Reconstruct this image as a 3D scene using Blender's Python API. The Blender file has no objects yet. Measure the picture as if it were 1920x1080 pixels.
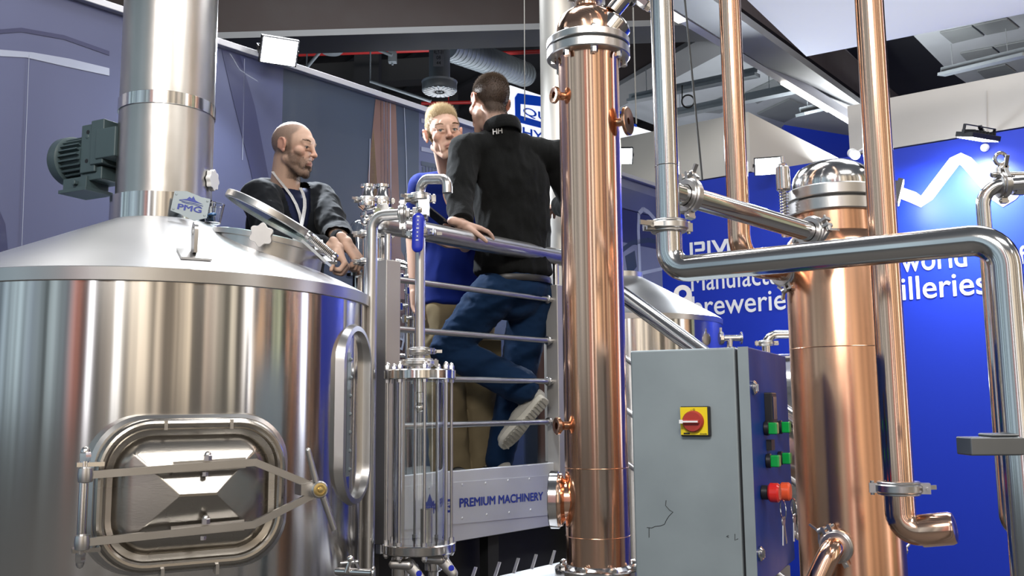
import bpy, bmesh, math, random
from mathutils import Vector, Matrix, noise
S = bpy.context.scene
COL = S.collection
PI = math.pi
rnd = random.Random(7)
# ---------------------------------------------------------------- camera
F_PX = 1731.0
PITCH = math.radians(7.31)
ROLL = -0.0091
CAM = Vector((0, 0, 1.65))
cd = bpy.data.cameras.new('camera'); cam = bpy.data.objects.new('camera', cd); COL.objects.link(cam)
cd.sensor_width = 36.0; cd.lens = F_PX / 1920 * 36.0; cd.clip_start = 0.02; cd.clip_end = 200
CM = Matrix.Rotation(math.radians(90) + PITCH, 4, 'X') @ Matrix.Rotation(ROLL, 4, 'Z')
cam.matrix_world = Matrix.Translation(CAM) @ CM
S.camera = cam
S.view_settings.view_transform = 'Standard'; S.view_settings.look = 'None'
S.view_settings.gamma = 1; S.view_settings.use_curve_mapping = False
S.view_settings.exposure = 0.0
S.cycles.max_bounces = 8; S.cycles.glossy_bounces = 5; S.cycles.transmission_bounces = 8
S.cycles.caustics_reflective = False; S.cycles.caustics_refractive = False
S.cycles.sample_clamp_indirect = 6
S.cycles.use_denoising = True
C3 = CM.to_3x3()
def ray(px, py):
    return C3 @ Vector(((px - 960) / F_PX, (540 - py) / F_PX, -1.0))
def at(px, py, Y):
    d = ray(px, py); return CAM + d * (Y / d.y)
def onz(px, py, z):
    d = ray(px, py); return CAM + d * ((z - CAM.z) / d.z)
def onplane(px, py, o, n):
    d = ray(px, py); return CAM + d * ((o - CAM).dot(n) / d.dot(n))
# ---------------------------------------------------------------- world: an exhibition hall around the stand
w = bpy.data.worlds.new('hall'); S.world = w; w.use_nodes = True
nt = w.node_tree; N = nt.nodes; L = nt.links
for n_ in list(N): N.remove(n_)
def wn(t, **k):
    n_ = N.new(t)
    for a, b in k.items(): setattr(n_, a, b)
    return n_
def wm(op, a, b=None):
    n_ = N.new('ShaderNodeMath'); n_.operation = op
    for i, v in enumerate((a, b)):
        if v is None: continue
        if isinstance(v, (int, float)): n_.inputs[i].default_value = v
        else: L.new(v, n_.inputs[i])
    return n_.outputs[0]
tc = wn('ShaderNodeTexCoord'); sx = wn('ShaderNodeSeparateXYZ'); L.new(tc.outputs['Generated'], sx.inputs[0])
X_, Y_, Z_ = sx.outputs
az = wm('MULTIPLY_ADD', wm('ARCTAN2', X_, wm('MULTIPLY', Y_, -1.0)), 0.5 / PI)
az.node.inputs[2].default_value = 0.5
rmp = wn('ShaderNodeValToRGB'); L.new(az, rmp.inputs[0])
stops = [(0, (.05, .06, .12)), (.2, (.06, .075, .12)), (.32, (.26, .34, .38)), (.345, (.10, .13, .16)), (.37, (.32, .41, .46)), (.39, (.12, .15, .18)), (.415, (.30, .37, .40)),
         (.44, (.11, .13, .15)), (.455, (.28, .10, .07)), (.466, (.05, .05, .06)), (.472, (1.7, 1.7, 1.8)), (.479, (.16, .13, .11)), (.50, (.10, .085, .07)), (.506, (1.6, 1.6, 1.6)), (.514, (.44, .37, .28)),
         (.545, (.55, .47, .37)), (.57, (.20, .165, .13)), (.60, (.48, .40, .30)), (.625, (.19, .15, .12)), (.65, (.44, .40, .32)), (.672, (.17, .145, .12)), (.684, (1.7, 1.65, 1.6)), (.692, (.42, .26, .15)),
         (.712, (.06, .05, .045)), (.73, (.30, .32, .21)), (.742, (.07, .07, .06)), (.755, (.60, .25, .13)), (.77, (.05, .05, .08)), (.778, (1.6, 1.7, 2.0)), (.785, (.03, .06, .34)), (.9, (.05, .07, .3)), (1, (.05, .06, .12))]
assert len(stops) <= 32
cr = rmp.color_ramp
while len(cr.elements) > 1: cr.elements.remove(cr.elements[-1])
cr.elements[0].position = 0; cr.elements[0].color = (*stops[0][1], 1)
for p_, c_ in stops[1:]:
    e_ = cr.elements.new(p_); e_.color = (*c_, 1)
# ceiling rows of lamps, as seen on a flat roof above
zc = wm('MAXIMUM', Z_, 0.02)
gx = wm('FRACT', wm('ADD', wm('MULTIPLY', wm('DIVIDE', X_, zc), 0.55), 0.31)); gy = wm('FRACT', wm('MULTIPLY', wm('DIVIDE', Y_, zc), 0.45))
lamp = wm('MULTIPLY', wm('LESS_THAN', gx, 0.10), wm('LESS_THAN', gy, 0.5))
lamp = wm('MULTIPLY', lamp, wm('GREATER_THAN', Z_, 0.45))
lc = wn('ShaderNodeMix', data_type='RGBA'); L.new(lamp, lc.inputs[0]); lc.inputs[6].default_value = (.07, .075, .085, 1); lc.inputs[7].default_value = (4.2, 4.1, 3.9, 1)
up = wn('ShaderNodeMapRange'); L.new(Z_, up.inputs[0]); up.inputs[1].default_value = .36; up.inputs[2].default_value = .5
fin = wn('ShaderNodeTexNoise'); fin.noise_dimensions = '1D'; fin.inputs['Scale'].default_value = 55; fin.inputs['Detail'].default_value = 3; L.new(az, fin.inputs['W'])
fr = wn('ShaderNodeMapRange'); L.new(fin.outputs[0], fr.inputs[0]); fr.inputs[1].default_value = .36; fr.inputs[2].default_value = .66; fr.inputs[3].default_value = .25; fr.inputs[4].default_value = 2.1
gl = wn('ShaderNodeVectorMath', operation='SCALE'); L.new(rmp.outputs[0], gl.inputs[0]); L.new(fr.outputs[0], gl.inputs['Scale'])
m1 = wn('ShaderNodeMix', data_type='RGBA'); L.new(up.outputs[0], m1.inputs[0]); L.new(gl.outputs[0], m1.inputs[6]); L.new(lc.outputs[2], m1.inputs[7])
dn = wn('ShaderNodeMapRange'); L.new(Z_, dn.inputs[0]); dn.inputs[1].default_value = -.22; dn.inputs[2].default_value = -.42
m2 = wn('ShaderNodeMix', data_type='RGBA'); L.new(dn.outputs[0], m2.inputs[0]); L.new(m1.outputs[2], m2.inputs[6]); m2.inputs[7].default_value = (.07, .062, .055, 1)
bg = wn('ShaderNodeBackground'); L.new(m2.outputs[2], bg.inputs[0]); bg.inputs[1].default_value = 1.9
wo = wn('ShaderNodeOutputWorld'); L.new(bg.outputs[0], wo.inputs[0])
# ---------------------------------------------------------------- hall lamps overhead
def area(name, loc, target, size, power, color=(1, 1, 1), shape='RECTANGLE', sy=None, spread=PI):
    l = bpy.data.lights.new(name, 'AREA'); l.energy = power; l.color = color; l.shape = shape; l.size = size; l.size_y = sy or size; l.spread = spread
    o = bpy.data.objects.new(name, l); COL.objects.link(o); o.location = loc
    o.rotation_euler = (Vector(target) - Vector(loc)).to_track_quat('-Z', 'Y').to_euler()
    return o
area('unseen_lamp', (-.8, -3.0, 5.0), (-.3, 4.2, 2.4), 2.5, 270, (1, .96, .9), sy=.8)
area('unseen_lamp', (3.0, -1.5, 6.0), (1.2, 3.5, 1.6), 2.5, 140, (1, .97, .93), sy=.8)
area('unseen_lamp', (-.2, 3.6, 6.4), (-.2, 4.0, 1.4), 2.0, 110, (.95, .97, 1), sy=1.2)
# ---------------------------------------------------------------- mesh helpers
def basis(axis, hint=None):
    a = Vector(axis).normalized(); h = Vector(hint) if hint is not None else (Vector((0, 0, 1)) if abs(a.z) < .9 else Vector((1, 0, 0)))
    e1 = (h - a * h.dot(a)).normalized(); return e1, a.cross(e1).normalized(), a
class MB:
    def __init__(s): s.v = []; s.f = []; s.m = []; s.cur = 0
    def add(s, vs, fs):
        o = len(s.v); s.v += [Vector(q) for q in vs]; s.f += [[i + o for i in q] for q in fs]; s.m += [s.cur] * len(fs)
    def obox(s, c, hx, hy, hz):
        c = Vector(c); hx, hy, hz = Vector(hx), Vector(hy), Vector(hz)
        vs = [c + hx * a + hy * b + hz * d for a in (-1, 1) for b in (-1, 1) for d in (-1, 1)]
        fs = [(0, 1, 3, 2), (4, 6, 7, 5), (0, 4, 5, 1), (2, 3, 7, 6), (0, 2, 6, 4), (1, 5, 7, 3)]
        if hx.cross(hy).dot(hz) < 0: fs = [q[::-1] for q in fs]
        s.add(vs, fs)
    def box(s, c, size, ang=0):
        ca, sa = math.cos(ang), math.sin(ang)
        s.obox(c, Vector((ca, sa, 0)) * size[0] / 2, Vector((-sa, ca, 0)) * size[1] / 2, (0, 0, size[2] / 2))
    def beam(s, p0, p1, w_, h_, up=(0, 0, 1)):
        p0, p1 = Vector(p0), Vector(p1); e1, e2, a = basis(p1 - p0, up)
        s.obox((p0 + p1) / 2, e2 * w_ / 2, e1 * h_ / 2, (p1 - p0) / 2)
    def lathe(s, o, axis, prof, seg=40, closed=False, hint=None):
        o = Vector(o); e1, e2, a = basis(axis, hint); vs = []; n = len(prof)
        for i in range(seg):
            t = 2 * PI * i / seg; d = e1 * math.cos(t) + e2 * math.sin(t)
            for r, h in prof: vs.append(o + d * r + a * h)
        fs = []
        for i in range(seg):
            j = (i + 1) % seg
            for k in range(n if closed else n - 1):
                l = (k + 1) % n
                fs.append((i * n + k, j * n + k, j * n + l, i * n + l))
        if not closed:
            if prof[0][0] > 1e-6: fs.append([i * n for i in range(seg)][::-1])
            if prof[-1][0] > 1e-6: fs.append([i * n + n - 1 for i in range(seg)])
        s.add(vs, fs)
    def cyl(s, p0, p1, r0, r1=None, seg=24):
        p0, p1 = Vector(p0), Vector(p1); s.lathe(p0, p1 - p0, [(r0, 0), (r0 if r1 is None else r1, (p1 - p0).length)], seg)
    def bcyl(s, p0, p1, r, b=.003, seg=24):
        p0, p1 = Vector(p0), Vector(p1); h = (p1 - p0).length; b = min(b, h / 2.2, r / 2)
        s.lathe(p0, p1 - p0, [(r - b, 0), (r, b), (r, h - b), (r - b, h)], seg)
    def ring(s, c, axis, ri, ro, h, seg=40, b=.002):
        s.lathe(c, axis, [(ri, -h / 2), (ro - b, -h / 2), (ro, -h / 2 + b), (ro, h / 2 - b), (ro - b, h / 2), (ri, h / 2)], seg, closed=True)
    def torus(s, c, axis, R, r, seg=40, rs=12, a0=0, a1=2 * PI):
        s.lathe(c, axis, [(R + r * math.cos(t), r * math.sin(t)) for t in [2 * PI * i / rs for i in range(rs)]], seg, closed=True)
    def ell(s, c, r, rot=None, seg=20, rings=12):
        c = Vector(c); vs = [];
        if isinstance(r, (int, float)): r = (r, r, r)
        for i in range(rings + 1):
            ph = PI * i / rings
            for j in range(seg):
                t = 2 * PI * j / seg
                q = Vector((r[0] * math.sin(ph) * math.cos(t), r[1] * math.sin(ph) * math.sin(t), r[2] * math.cos(ph)))
                vs.append(c + (rot @ q if rot is not None else q))
        fs = [(i * seg + j, (i + 1) * seg + j, (i + 1) * seg + (j + 1) % seg, i * seg + (j + 1) % seg) for i in range(rings) for j in range(seg)]
        s.add(vs, fs)
    def cap(s, p0, p1, r0, r1=None, seg=18, flat=1.0, hint=None):
        """tapered capsule; flat<1 squashes it along e1 (hint direction)"""
        p0, p1 = Vector(p0), Vector(p1); r1 = r0 if r1 is None else r1; h = (p1 - p0).length
        e1, e2, a = basis(p1 - p0 if h > 1e-6 else (0, 0, 1), hint); prof = []
        for i in range(7):
            t = -PI / 2 + PI / 2 * i / 6; prof.append((r0 * math.cos(t), r0 * math.sin(t)))
        for i in range(7):
            t = PI / 2 * i / 6; prof.append((r1 * math.cos(t), h + r1 * math.sin(t)))
        vs = []; n = len(prof)
        for i in range(seg):
            t = 2 * PI * i / seg; d = e1 * math.cos(t) * flat + e2 * math.sin(t)
            for r, q in prof: vs.append(p0 + d * r + a * q)
        s.add(vs, [(i * n + k, ((i + 1) % seg) * n + k, ((i + 1) % seg) * n + k + 1, i * n + k + 1) for i in range(seg) for k in range(n - 1)])
    def sweep(s, pts, r, seg=20, caps=True, closed=False, flat=1.0, hint=None):
        pts = [Vector(q) for q in pts]; n = len(pts); vs = []
        rr = r if isinstance(r, (list, tuple)) else [r] * n
        e1 = None
        for i, q in enumerate(pts):
            if closed: t = pts[(i + 1) % n] - pts[i - 1]
            else: t = pts[min(i + 1, n - 1)] - pts[max(i - 1, 0)]
            t.normalize()
            if e1 is None: e1 = basis(t, hint)[0]
            e1 = (e1 - t * e1.dot(t)).normalized(); e2 = t.cross(e1)
            for k in range(seg):
                a = 2 * PI * k / seg; vs.append(q + (e1 * math.cos(a) * flat + e2 * math.sin(a)) * rr[i])
        fs = [(i * seg + k, i * seg + (k + 1) % seg, ((i + 1) % n) * seg + (k + 1) % seg, ((i + 1) % n) * seg + k) for i in range(n if closed else n - 1) for k in range(seg)]
        if caps and not closed:
            fs.append(list(range(seg))[::-1]); fs.append([(n - 1) * seg + k for k in range(seg)])
        s.add(vs, fs)
    def tube(s, pts, r, fil=.05, seg=24, caps=True, closed=False):
        s.sweep(fillet(pts, fil, closed), r, seg, caps, closed)
    def prism(s, poly, d):
        """poly: 3D loop, extruded by vector d"""
        poly = [Vector(q) for q in poly]; d = Vector(d); n = len(poly)
        nrm = Vector((0, 0, 0))
        for i in range(n): nrm += poly[i].cross(poly[(i + 1) % n])
        if nrm.dot(d) > 0: poly = poly[::-1]
        vs = poly + [q + d for q in poly]
        fs = [list(range(n)), [n + i for i in range(n)][::-1]] + [(i, i + n, (i + 1) % n + n, (i + 1) % n) for i in range(n)]
        s.add(vs, fs)
    def holed(s, outer, inner, d):
        """band between two loops of equal count, extruded by d"""
        n = len(outer); d = Vector(d); o = [Vector(q) for q in outer]; i_ = [Vector(q) for q in inner]
        vs = o + i_ + [q + d for q in o] + [q + d for q in i_]; fs = []
        for k in range(n):
            l = (k + 1) % n
            fs += [(k, l, n + l, n + k), (2 * n + k, 3 * n + k, 3 * n + l, 2 * n + l), (k, 2 * n + k, 2 * n + l, l), (n + k, n + l, 3 * n + l, 3 * n + k)]
        s.add(vs, fs)
    def hexbolt(s, c, axis, r, h, dome=True, seg=6):
        s.lathe(c, axis, [(r, 0), (r, h * .6), (r * .85, h * .7)] if dome else [(r, 0), (r, h)], seg)
        if dome: s.lathe(Vector(c) + Vector(axis).normalized() * h * .55, axis, [(r * .8, 0), (r * .75, h * .3), (r * .5, h * .5), (0, h * .6)], 12)
    def text(s, body, o, ex, ey, h, width=None, d=.002, bold=0.0, shear=0):
        cu = bpy.data.curves.new('t', 'FONT'); cu.body = body; cu.size = 1; cu.extrude = 0; cu.shear = shear; cu.resolution_u = 4
        ob = bpy.data.objects.new('t', cu); COL.objects.link(ob)
        dg = bpy.context.evaluated_depsgraph_get(); me = bpy.data.meshes.new_from_object(ob.evaluated_get(dg))
        vs = [v.co.copy() for v in me.vertices]; ps = [list(p.vertices) for p in me.polygons]
        bpy.data.objects.remove(ob); bpy.data.curves.remove(cu); bpy.data.meshes.remove(me)
        if not vs: return
        x0 = min(v.x for v in vs); x1 = max(v.x for v in vs)
        sy = h / .69; sxx = (width / (x1 - x0)) if width else sy
        ex, ey = Vector(ex), Vector(ey); nn = ex.cross(ey).normalized(); o = Vector(o)
        sh = [(0, 0)] if not bold else [(-bold, 0), (bold, 0), (0, bold), (0, -bold), (0, 0)]
        for dx_, dy_ in sh[:-1]: s.add([o + ex * ((v.x - x0 + dx_) * sxx) + ey * ((v.y + dy_) * sy) + nn * (d * .98) for v in vs], ps)
        vv = [o + ex * ((v.x - x0) * sxx) + ey * (v.y * sy) + nn * d for v in vs]
        s.add(vv, ps)
        # side walls so that the letters have thickness
        ed = {}
        for p in ps:
            for i in range(len(p)):
                a, b = p[i], p[(i + 1) % len(p)]
                ed[(a, b)] = ed.get((a, b), 0) + 1
        bnd = [(a, b) for (a, b) in ed if (b, a) not in ed]
        sv = []; sf = []
        for a, b in bnd:
            k = len(sv); sv += [vv[a], vv[b], vv[b] - nn * d, vv[a] - nn * d]; sf.append((k + 3, k + 2, k + 1, k))
        s.add(sv, sf)
def fillet(pts, fil, closed=False, n=9):
    pts = [Vector(q) for q in pts]; out = []; m = len(pts)
    for i, q in enumerate(pts):
        f = fil[i] if isinstance(fil, (list, tuple)) else fil
        if (not closed and i in (0, m - 1)) or f <= 0: out.append(q); continue
        a = (pts[i - 1] - q); b = (pts[(i + 1) % m] - q); la, lb = a.length, b.length; a.normalize(); b.normalize()
        ang = a.angle(b)
        if ang > PI - .02: out.append(q); continue
        t = min(f / math.tan(ang / 2), la * .499, lb * .499); rr = t * math.tan(ang / 2)
        c = q + (a + b).normalized() * (rr / math.sin(ang / 2)); s0 = (q + a * t) - c; s1 = (q + b * t) - c
        for k in range(n + 1):
            v = s0.slerp(s1, k / n) if s0.angle(s1) > 1e-4 else s0
            out.append(c + v.normalized() * rr)
    return out
def rrect(o, ex, ey, w_, h_, r, n=8):
    o, ex, ey = Vector(o), Vector(ex), Vector(ey); out = []
    for sx_, sy_, a0 in ((1, 1, 0), (-1, 1, PI / 2), (-1, -1, PI), (1, -1, 1.5 * PI)):
        for k in range(n + 1):
            a = a0 + PI / 2 * k / n
            out.append(o + ex * (sx_ * (w_ / 2 - r) + r * math.cos(a)) + ey * (sy_ * (h_ / 2 - r) + r * math.sin(a)))
    return out
OFF = {}
def obj(name, mb, mat, parent=None, sharp=35, bevel=0, label=None, smooth=True):
    off = OFF.get(parent.as_pointer(), Vector()) if parent else Vector()
    me = bpy.data.meshes.new(name)
    me.from_pydata([v - off for v in mb.v], [], mb.f)
    for m_ in (mat if isinstance(mat, (list, tuple)) else [mat]): me.materials.append(m_)
    if isinstance(mat, (list, tuple)): me.polygons.foreach_set('material_index', mb.m)
    me.polygons.foreach_set('use_smooth', [smooth] * len(me.polygons))
    me.update(); me.validate()
    if smooth and sharp < 180: me.set_sharp_from_angle(angle=math.radians(sharp))
    o = bpy.data.objects.new(name, me); COL.objects.link(o)
    if parent: o.parent = parent; OFF[o.as_pointer()] = off
    if bevel:
        b = o.modifiers.new('bevel', 'BEVEL'); b.width = bevel; b.segments = 2; b.limit_method = 'ANGLE'; b.angle_limit = math.radians(40); b.harden_normals = True
    if label: o['label'] = label
    return o
def tag(o, label, cat, group=None):
    o['label'] = label; o['category'] = cat
    if group: o['group'] = group
    return o
def thing(name, label, cat, loc, group=None):
    o = bpy.data.objects.new(name, None); COL.objects.link(o); o.location = loc; o.empty_display_size = .1
    OFF[o.as_pointer()] = Vector(loc); return tag(o, label, cat, group)
def struct(name, mb, mat, parent=None, **k):
    o = obj(name, mb, mat, parent, **k)
    if not parent: o['kind'] = 'structure'
    return o
# ---------------------------------------------------------------- materials
def mat(name, col, metal=0, rough=.5, noise=None, bump=None, aniso=0, emit=None, trans=0, ior=1.45, coat=0, sheen=0, alpha=1, stretch=(1, 1, 1), sss=0, spec=.5):
    """noise=(scale, amount) varies the colour, bump=(scale, strength) the relief"""
    m = bpy.data.materials.new(name); m.use_nodes = True; t = m.node_tree; P = t.nodes['Principled BSDF']
    P.inputs['Base Color'].default_value = (*col, 1); P.inputs['Metallic'].default_value = metal; P.inputs['Roughness'].default_value = rough
    P.inputs['IOR'].default_value = ior; P.inputs['Transmission Weight'].default_value = trans; P.inputs['Coat Weight'].default_value = coat
    P.inputs['Sheen Weight'].default_value = sheen; P.inputs['Alpha'].default_value = alpha; P.inputs['Specular IOR Level'].default_value = spec
    if sss: P.inputs['Subsurface Weight'].default_value = sss; P.inputs['Subsurface Radius'].default_value = (.012, .005, .003); P.inputs['Subsurface Scale'].default_value = 1
    if emit: P.inputs['Emission Color'].default_value = (*emit[0], 1); P.inputs['Emission Strength'].default_value = emit[1]
    if aniso:
        P.inputs['Anisotropic'].default_value = aniso; P.inputs['Anisotropic Rotation'].default_value = .25
        tg = t.nodes.new('ShaderNodeTangent'); tg.direction_type = 'RADIAL'; tg.axis = 'Z'; t.links.new(tg.outputs[0], P.inputs['Tangent'])
    if noise or bump:
        c = t.nodes.new('ShaderNodeTexCoord'); mp = t.nodes.new('ShaderNodeMapping'); mp.inputs['Scale'].default_value = stretch
        t.links.new(c.outputs['Object'], mp.inputs[0])
        def nz(sc, det=4):
            n_ = t.nodes.new('ShaderNodeTexNoise'); n_.inputs['Scale'].default_value = sc; n_.inputs['Detail'].default_value = det
            t.links.new(mp.outputs[0], n_.inputs['Vector']); return n_
        if noise:
            n1 = nz(noise[0]); mx = t.nodes.new('ShaderNodeMix'); mx.data_type = 'RGBA'
            a = noise[1]; mx.inputs[6].default_value = (*[max(0, q * (1 - a)) for q in col], 1); mx.inputs[7].default_value = (*[min(1, q * (1 + a)) for q in col], 1)
            t.links.new(n1.outputs[0], mx.inputs[0]); t.links.new(mx.outputs[2], P.inputs['Base Color'])
            mr = t.nodes.new('ShaderNodeMapRange'); mr.inputs[3].default_value = rough * .85; mr.inputs[4].default_value = rough * 1.15
            t.links.new(n1.outputs[0], mr.inputs[0]); t.links.new(mr.outputs[0], P.inputs['Roughness'])
        if bump:
            n2 = nz(bump[0]); b = t.nodes.new('ShaderNodeBump'); b.inputs['Strength'].default_value = bump[1]; b.inputs['Distance'].default_value = .01
            t.links.new(n2.outputs[0], b.inputs['Height']); t.links.new(b.outputs[0], P.inputs['Normal'])
    return m
M = {}
M['steel'] = mat('polished_steel', (.62, .61, .60), 1, .14, noise=(6, .06), bump=(14, .015), stretch=(1, 1, .3))
M['satin'] = mat('satin_steel', (.52, .51, .50), 1, .30, noise=(9, .08), bump=(300, .02), stretch=(1, 1, .2))
M['brushed'] = mat('brushed_kettle_steel', (.60, .58, .56), 1, .14, noise=(2.5, .05), bump=(1.5, .2), aniso=1.0, stretch=(1, 1, .25))
M['cone'] = mat('swirled_cone_steel', (.86, .87, .89), 1, .42, noise=(3, .07), bump=(5, .04), aniso=.5)
M['doorsteel'] = mat('floor_tinted_door_steel', (.36, .335, .30), 1, .27, noise=(9, .1), bump=(300, .02), stretch=(.2, .2, 1))  # satin steel darkened and browned: reflection of the floor put into the colour
M['stack'] = mat('dull_stack_steel', (.46, .445, .425), 1, .30, noise=(7, .14), bump=(9, .10), stretch=(1, 1, .8))
M['pale'] = mat('pale_steel', (.60, .575, .53), .7, .5, noise=(5, .08))
M['postm'] = mat('warm_grey_steel', (.46, .44, .42), .55, .42, noise=(6, .1))
M['darksteel'] = mat('dark_brushed_bar', (.16, .17, .18), .8, .35, noise=(8, .15))
M['dull'] = mat('dull_grey_steel', (.275, .315, .335), .55, .52, noise=(6, .22), bump=(60, .02))
M['skirt'] = mat('sheet_steel', (.74, .76, .80), .7, .48, noise=(5, .1), bump=(5, .02))
M['copper'] = mat('polished_copper', (.78, .51, .37), 1, .15, noise=(10, .13), bump=(9, .02), stretch=(1, 1, .06))
M['copper2'] = mat('warm_copper', (.64, .37, .24), 1, .22, noise=(9, .26), bump=(7, .03), stretch=(1, 1, .1))
M['brass'] = mat('brass', (.62, .47, .20), 1, .3)
M['glass'] = mat('clear_glass', (.95, .98, .98), 0, .02, trans=1, ior=1.45)
M['lidglass'] = mat('green_glass', (.62, .78, .76), 0, .03, trans=1, ior=1.2)
M['black'] = mat('black_plastic', (.012, .012, .014), 0, .4)
M['rubber'] = mat('black_rubber', (.012, .012, .012), 0, .6)
M['dark'] = mat('dark_metal', (.02, .021, .024), 0, .6)
M['white'] = mat('white_plastic', (.8, .8, .8), 0, .4)
M['blueh'] = mat('blue_grip', (.01, .025, .42), 0, .35)
M['bluedoor'] = mat('blue_door_metal', (.007, .038, .23), 0, .5, noise=(14, .12), spec=.25)
M['bluewall'] = mat('blue_print', (.005, .028, .40), 0, .5, spec=.45)
M['whitelet'] = mat('white_print', (.8, .81, .82), 0, .5)
M['blulet'] = mat('blue_print_letters', (.03, .05, .32), 0, .45)
M['beige'] = mat('beige_board', (.52, .50, .46), 0, .7, noise=(2, .06))
M['greyboard'] = mat('grey_cloth', (.42, .40, .38), 0, .75, noise=(3, .08), bump=(4, .12))
M['yellow'] = mat('yellow_plate', (.75, .58, .01), 0, .4)
M['red'] = mat('red_plastic', (.36, .035, .025), 0, .4)
M['redclear'] = mat('red_knob', (.6, .02, .015), 0, .2, coat=.5)
M['orange'] = mat('orange_knob', (.72, .09, .03), 0, .3)
M['green'] = mat('green_lens', (.005, .30, .05), 0, .2, coat=.5)
M['motor'] = mat('grey_green_paint', (.055, .085, .095), 0, .45, noise=(8, .15))
M['canvas0'] = mat('white_canopy', (.62, .63, .66), 0, .8, noise=(1.5, .05), bump=(1.2, .2))
M['ceil'] = mat('hall_ceiling', (.022, .023, .028), 0, .8, noise=(2, .2))
M['wood'] = mat('dark_beam', (.022, .015, .014), 0, .8, noise=(6, .25), bump=(20, .1))
M['greysteel'] = mat('painted_grey_steel', (.13, .135, .14), 0, .6, noise=(5, .1))
M['tile'] = mat('ceiling_panel', (.50, .53, .56), 0, .8, noise=(4, .1))
M['tiled'] = mat('dark_ceiling_panel', (.26, .28, .285), 0, .8, noise=(4, .15))
M['duct'] = mat('galvanised', (.36, .40, .43), .4, .45, noise=(12, .1))
M['redpipe'] = mat('red_pipe', (.5, .03, .03), 0, .4)
M['alu'] = mat('aluminium', (.55, .56, .6), .6, .4)
M['floor'] = mat('hall_floor', (.10, .095, .09), 0, .6, noise=(3, .15))
M['lampface'] = mat('lit_lamp_face', (1, 1, 1), 0, .5, emit=((.92, .97, 1), 45))
M['led'] = mat('lit_led_strip', (1, 1, 1), 0, .5, emit=((1, .93, .82), 6))
M['lightbox'] = mat('lit_sign_face', (.9, .9, .9), 0, .5, emit=((.93, .96, 1), .85))
M['signblue'] = mat('sign_blue', (.0, .04, .42), 0, .5, emit=((0, .06, .55), .35))
M['cable'] = mat('cable', (.02, .02, .02), 0, .5)
M['lcable'] = mat('steel_cable', (.25, .24, .22), .5, .4)

def translucent(name, col):
    m = bpy.data.materials.new(name); m.use_nodes = True; t = m.node_tree; t.nodes.clear(); o = t.nodes.new('ShaderNodeOutputMaterial'); mx = t.nodes.new('ShaderNodeMixShader')
    a = t.nodes.new('ShaderNodeBsdfDiffuse'); c = t.nodes.new('ShaderNodeBsdfTranslucent'); a.inputs[0].default_value = c.inputs[0].default_value = (*col, 1); mx.inputs[0].default_value = .5
    t.links.new(a.outputs[0], mx.inputs[1]); t.links.new(c.outputs[0], mx.inputs[2]); t.links.new(mx.outputs[0], o.inputs[0]); return m
M['canvas'] = translucent('white_canopy_cloth', (.75, .76, .80))
area('unseen_lamp', (2.6, 4.4, 5.6), (2.4, 4.2, 3), 2.0, 95, (1, 1, 1), sy=2.0)  # unseen lamp added so the canopy cloth glows through from above
area('ceiling_fill', (3.2, 9.0, 3.9), (2.6, 9.5, 7), 1.0, 230, (.95, .98, 1), sy=1.0)  # added fill light, no fixture, brightens the pale ceiling at the right
area('ceiling_fill', (-.8, 9.5, 3.6), (-.5, 10.5, 7), 1.0, 40, (.9, .95, 1), sy=1.0)  # added fill light, no fixture, lifts the left ceiling and duct
area('unseen_lamp', (-1.1, 6.2, 5.7), (-1.0, 2.8, 2.0), 2.2, 150, (.9, .95, 1), sy=1.0)  # unseen lamp added to give the kettle cone its white reflection
# ================================================================ SETTING
U = Vector((.6494, .7604, 0)); V = Vector((-.804, .595, 0)); ZU = Vector((0, 0, 1))
CO = Vector((1.317, 8.0, 0)); NM = Vector((.7604, -.6494, 0)); NB = Vector((-.595, -.804, 0))
ZTOP = at(1245, 352, 8.0).z
def onmural(px, py, e=0): return onplane(px, py, CO + NM * e, NM)
def onblue(px, py, e=0): return onplane(px, py, CO + NB * e, NB)
b = MB(); b.box((0, 4, -.05), (30, 30, .1)); struct('floor', b, M['floor'])
# printed mural wall on the left
def mural_mat(name, c1, c2, sc):
    m = mat(name, c1, 0, .38, coat=.15); t = m.node_tree; P = t.nodes['Principled BSDF']
    c = t.nodes.new('ShaderNodeTexCoord'); mp = t.nodes.new('ShaderNodeMapping'); mp.inputs['Scale'].default_value = (1, 1, .35); t.links.new(c.outputs['Object'], mp.inputs[0])
    n_ = t.nodes.new('ShaderNodeTexNoise'); n_.inputs['Scale'].default_value = sc; n_.inputs['Detail'].default_value = 3; t.links.new(mp.outputs[0], n_.inputs['Vector'])
    r = t.nodes.new('ShaderNodeValToRGB'); r.color_ramp.elements[0].position = .35; r.color_ramp.elements[1].position = .7
    r.color_ramp.elements[0].color = (*c1, 1); r.color_ramp.elements[1].color = (*c2, 1)
    t.links.new(n_.outputs[0], r.inputs[0]); t.links.new(r.outputs[0], P.inputs['Base Color']); return m
MU = [mural_mat('mural_lavender_print', (.055, .065, .135), (.09, .105, .20), .7), mural_mat('mural_slate_print', (.024, .036, .062), (.037, .052, .085), .8),
      mural_mat('mural_indigo_print', (.025, .03, .085), (.033, .04, .105), .9), mural_mat('mural_pale_print', (.13, .145, .23), (.21, .23, .32), 1.5),
      mural_mat('mural_copper_print', (.10, .055, .05), (.17, .10, .085), 4), mural_mat('mural_white_print', (.28, .31, .41), (.36, .40, .50), 2),
      mural_mat('mural_gold_print', (.30, .22, .09), (.36, .28, .14), 3)]
def mural_seg(px0, px1, mi, name):
    a = onmural(px0, 400); c = onmural(px1, 400)
    a.z = c.z = 0; b = MB(); b.prism([a, c, c + ZU * ZTOP, a + ZU * ZTOP], -NM * .06); return struct(name, b, MU[mi])
a0 = onmural(-1200, 400)
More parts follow.
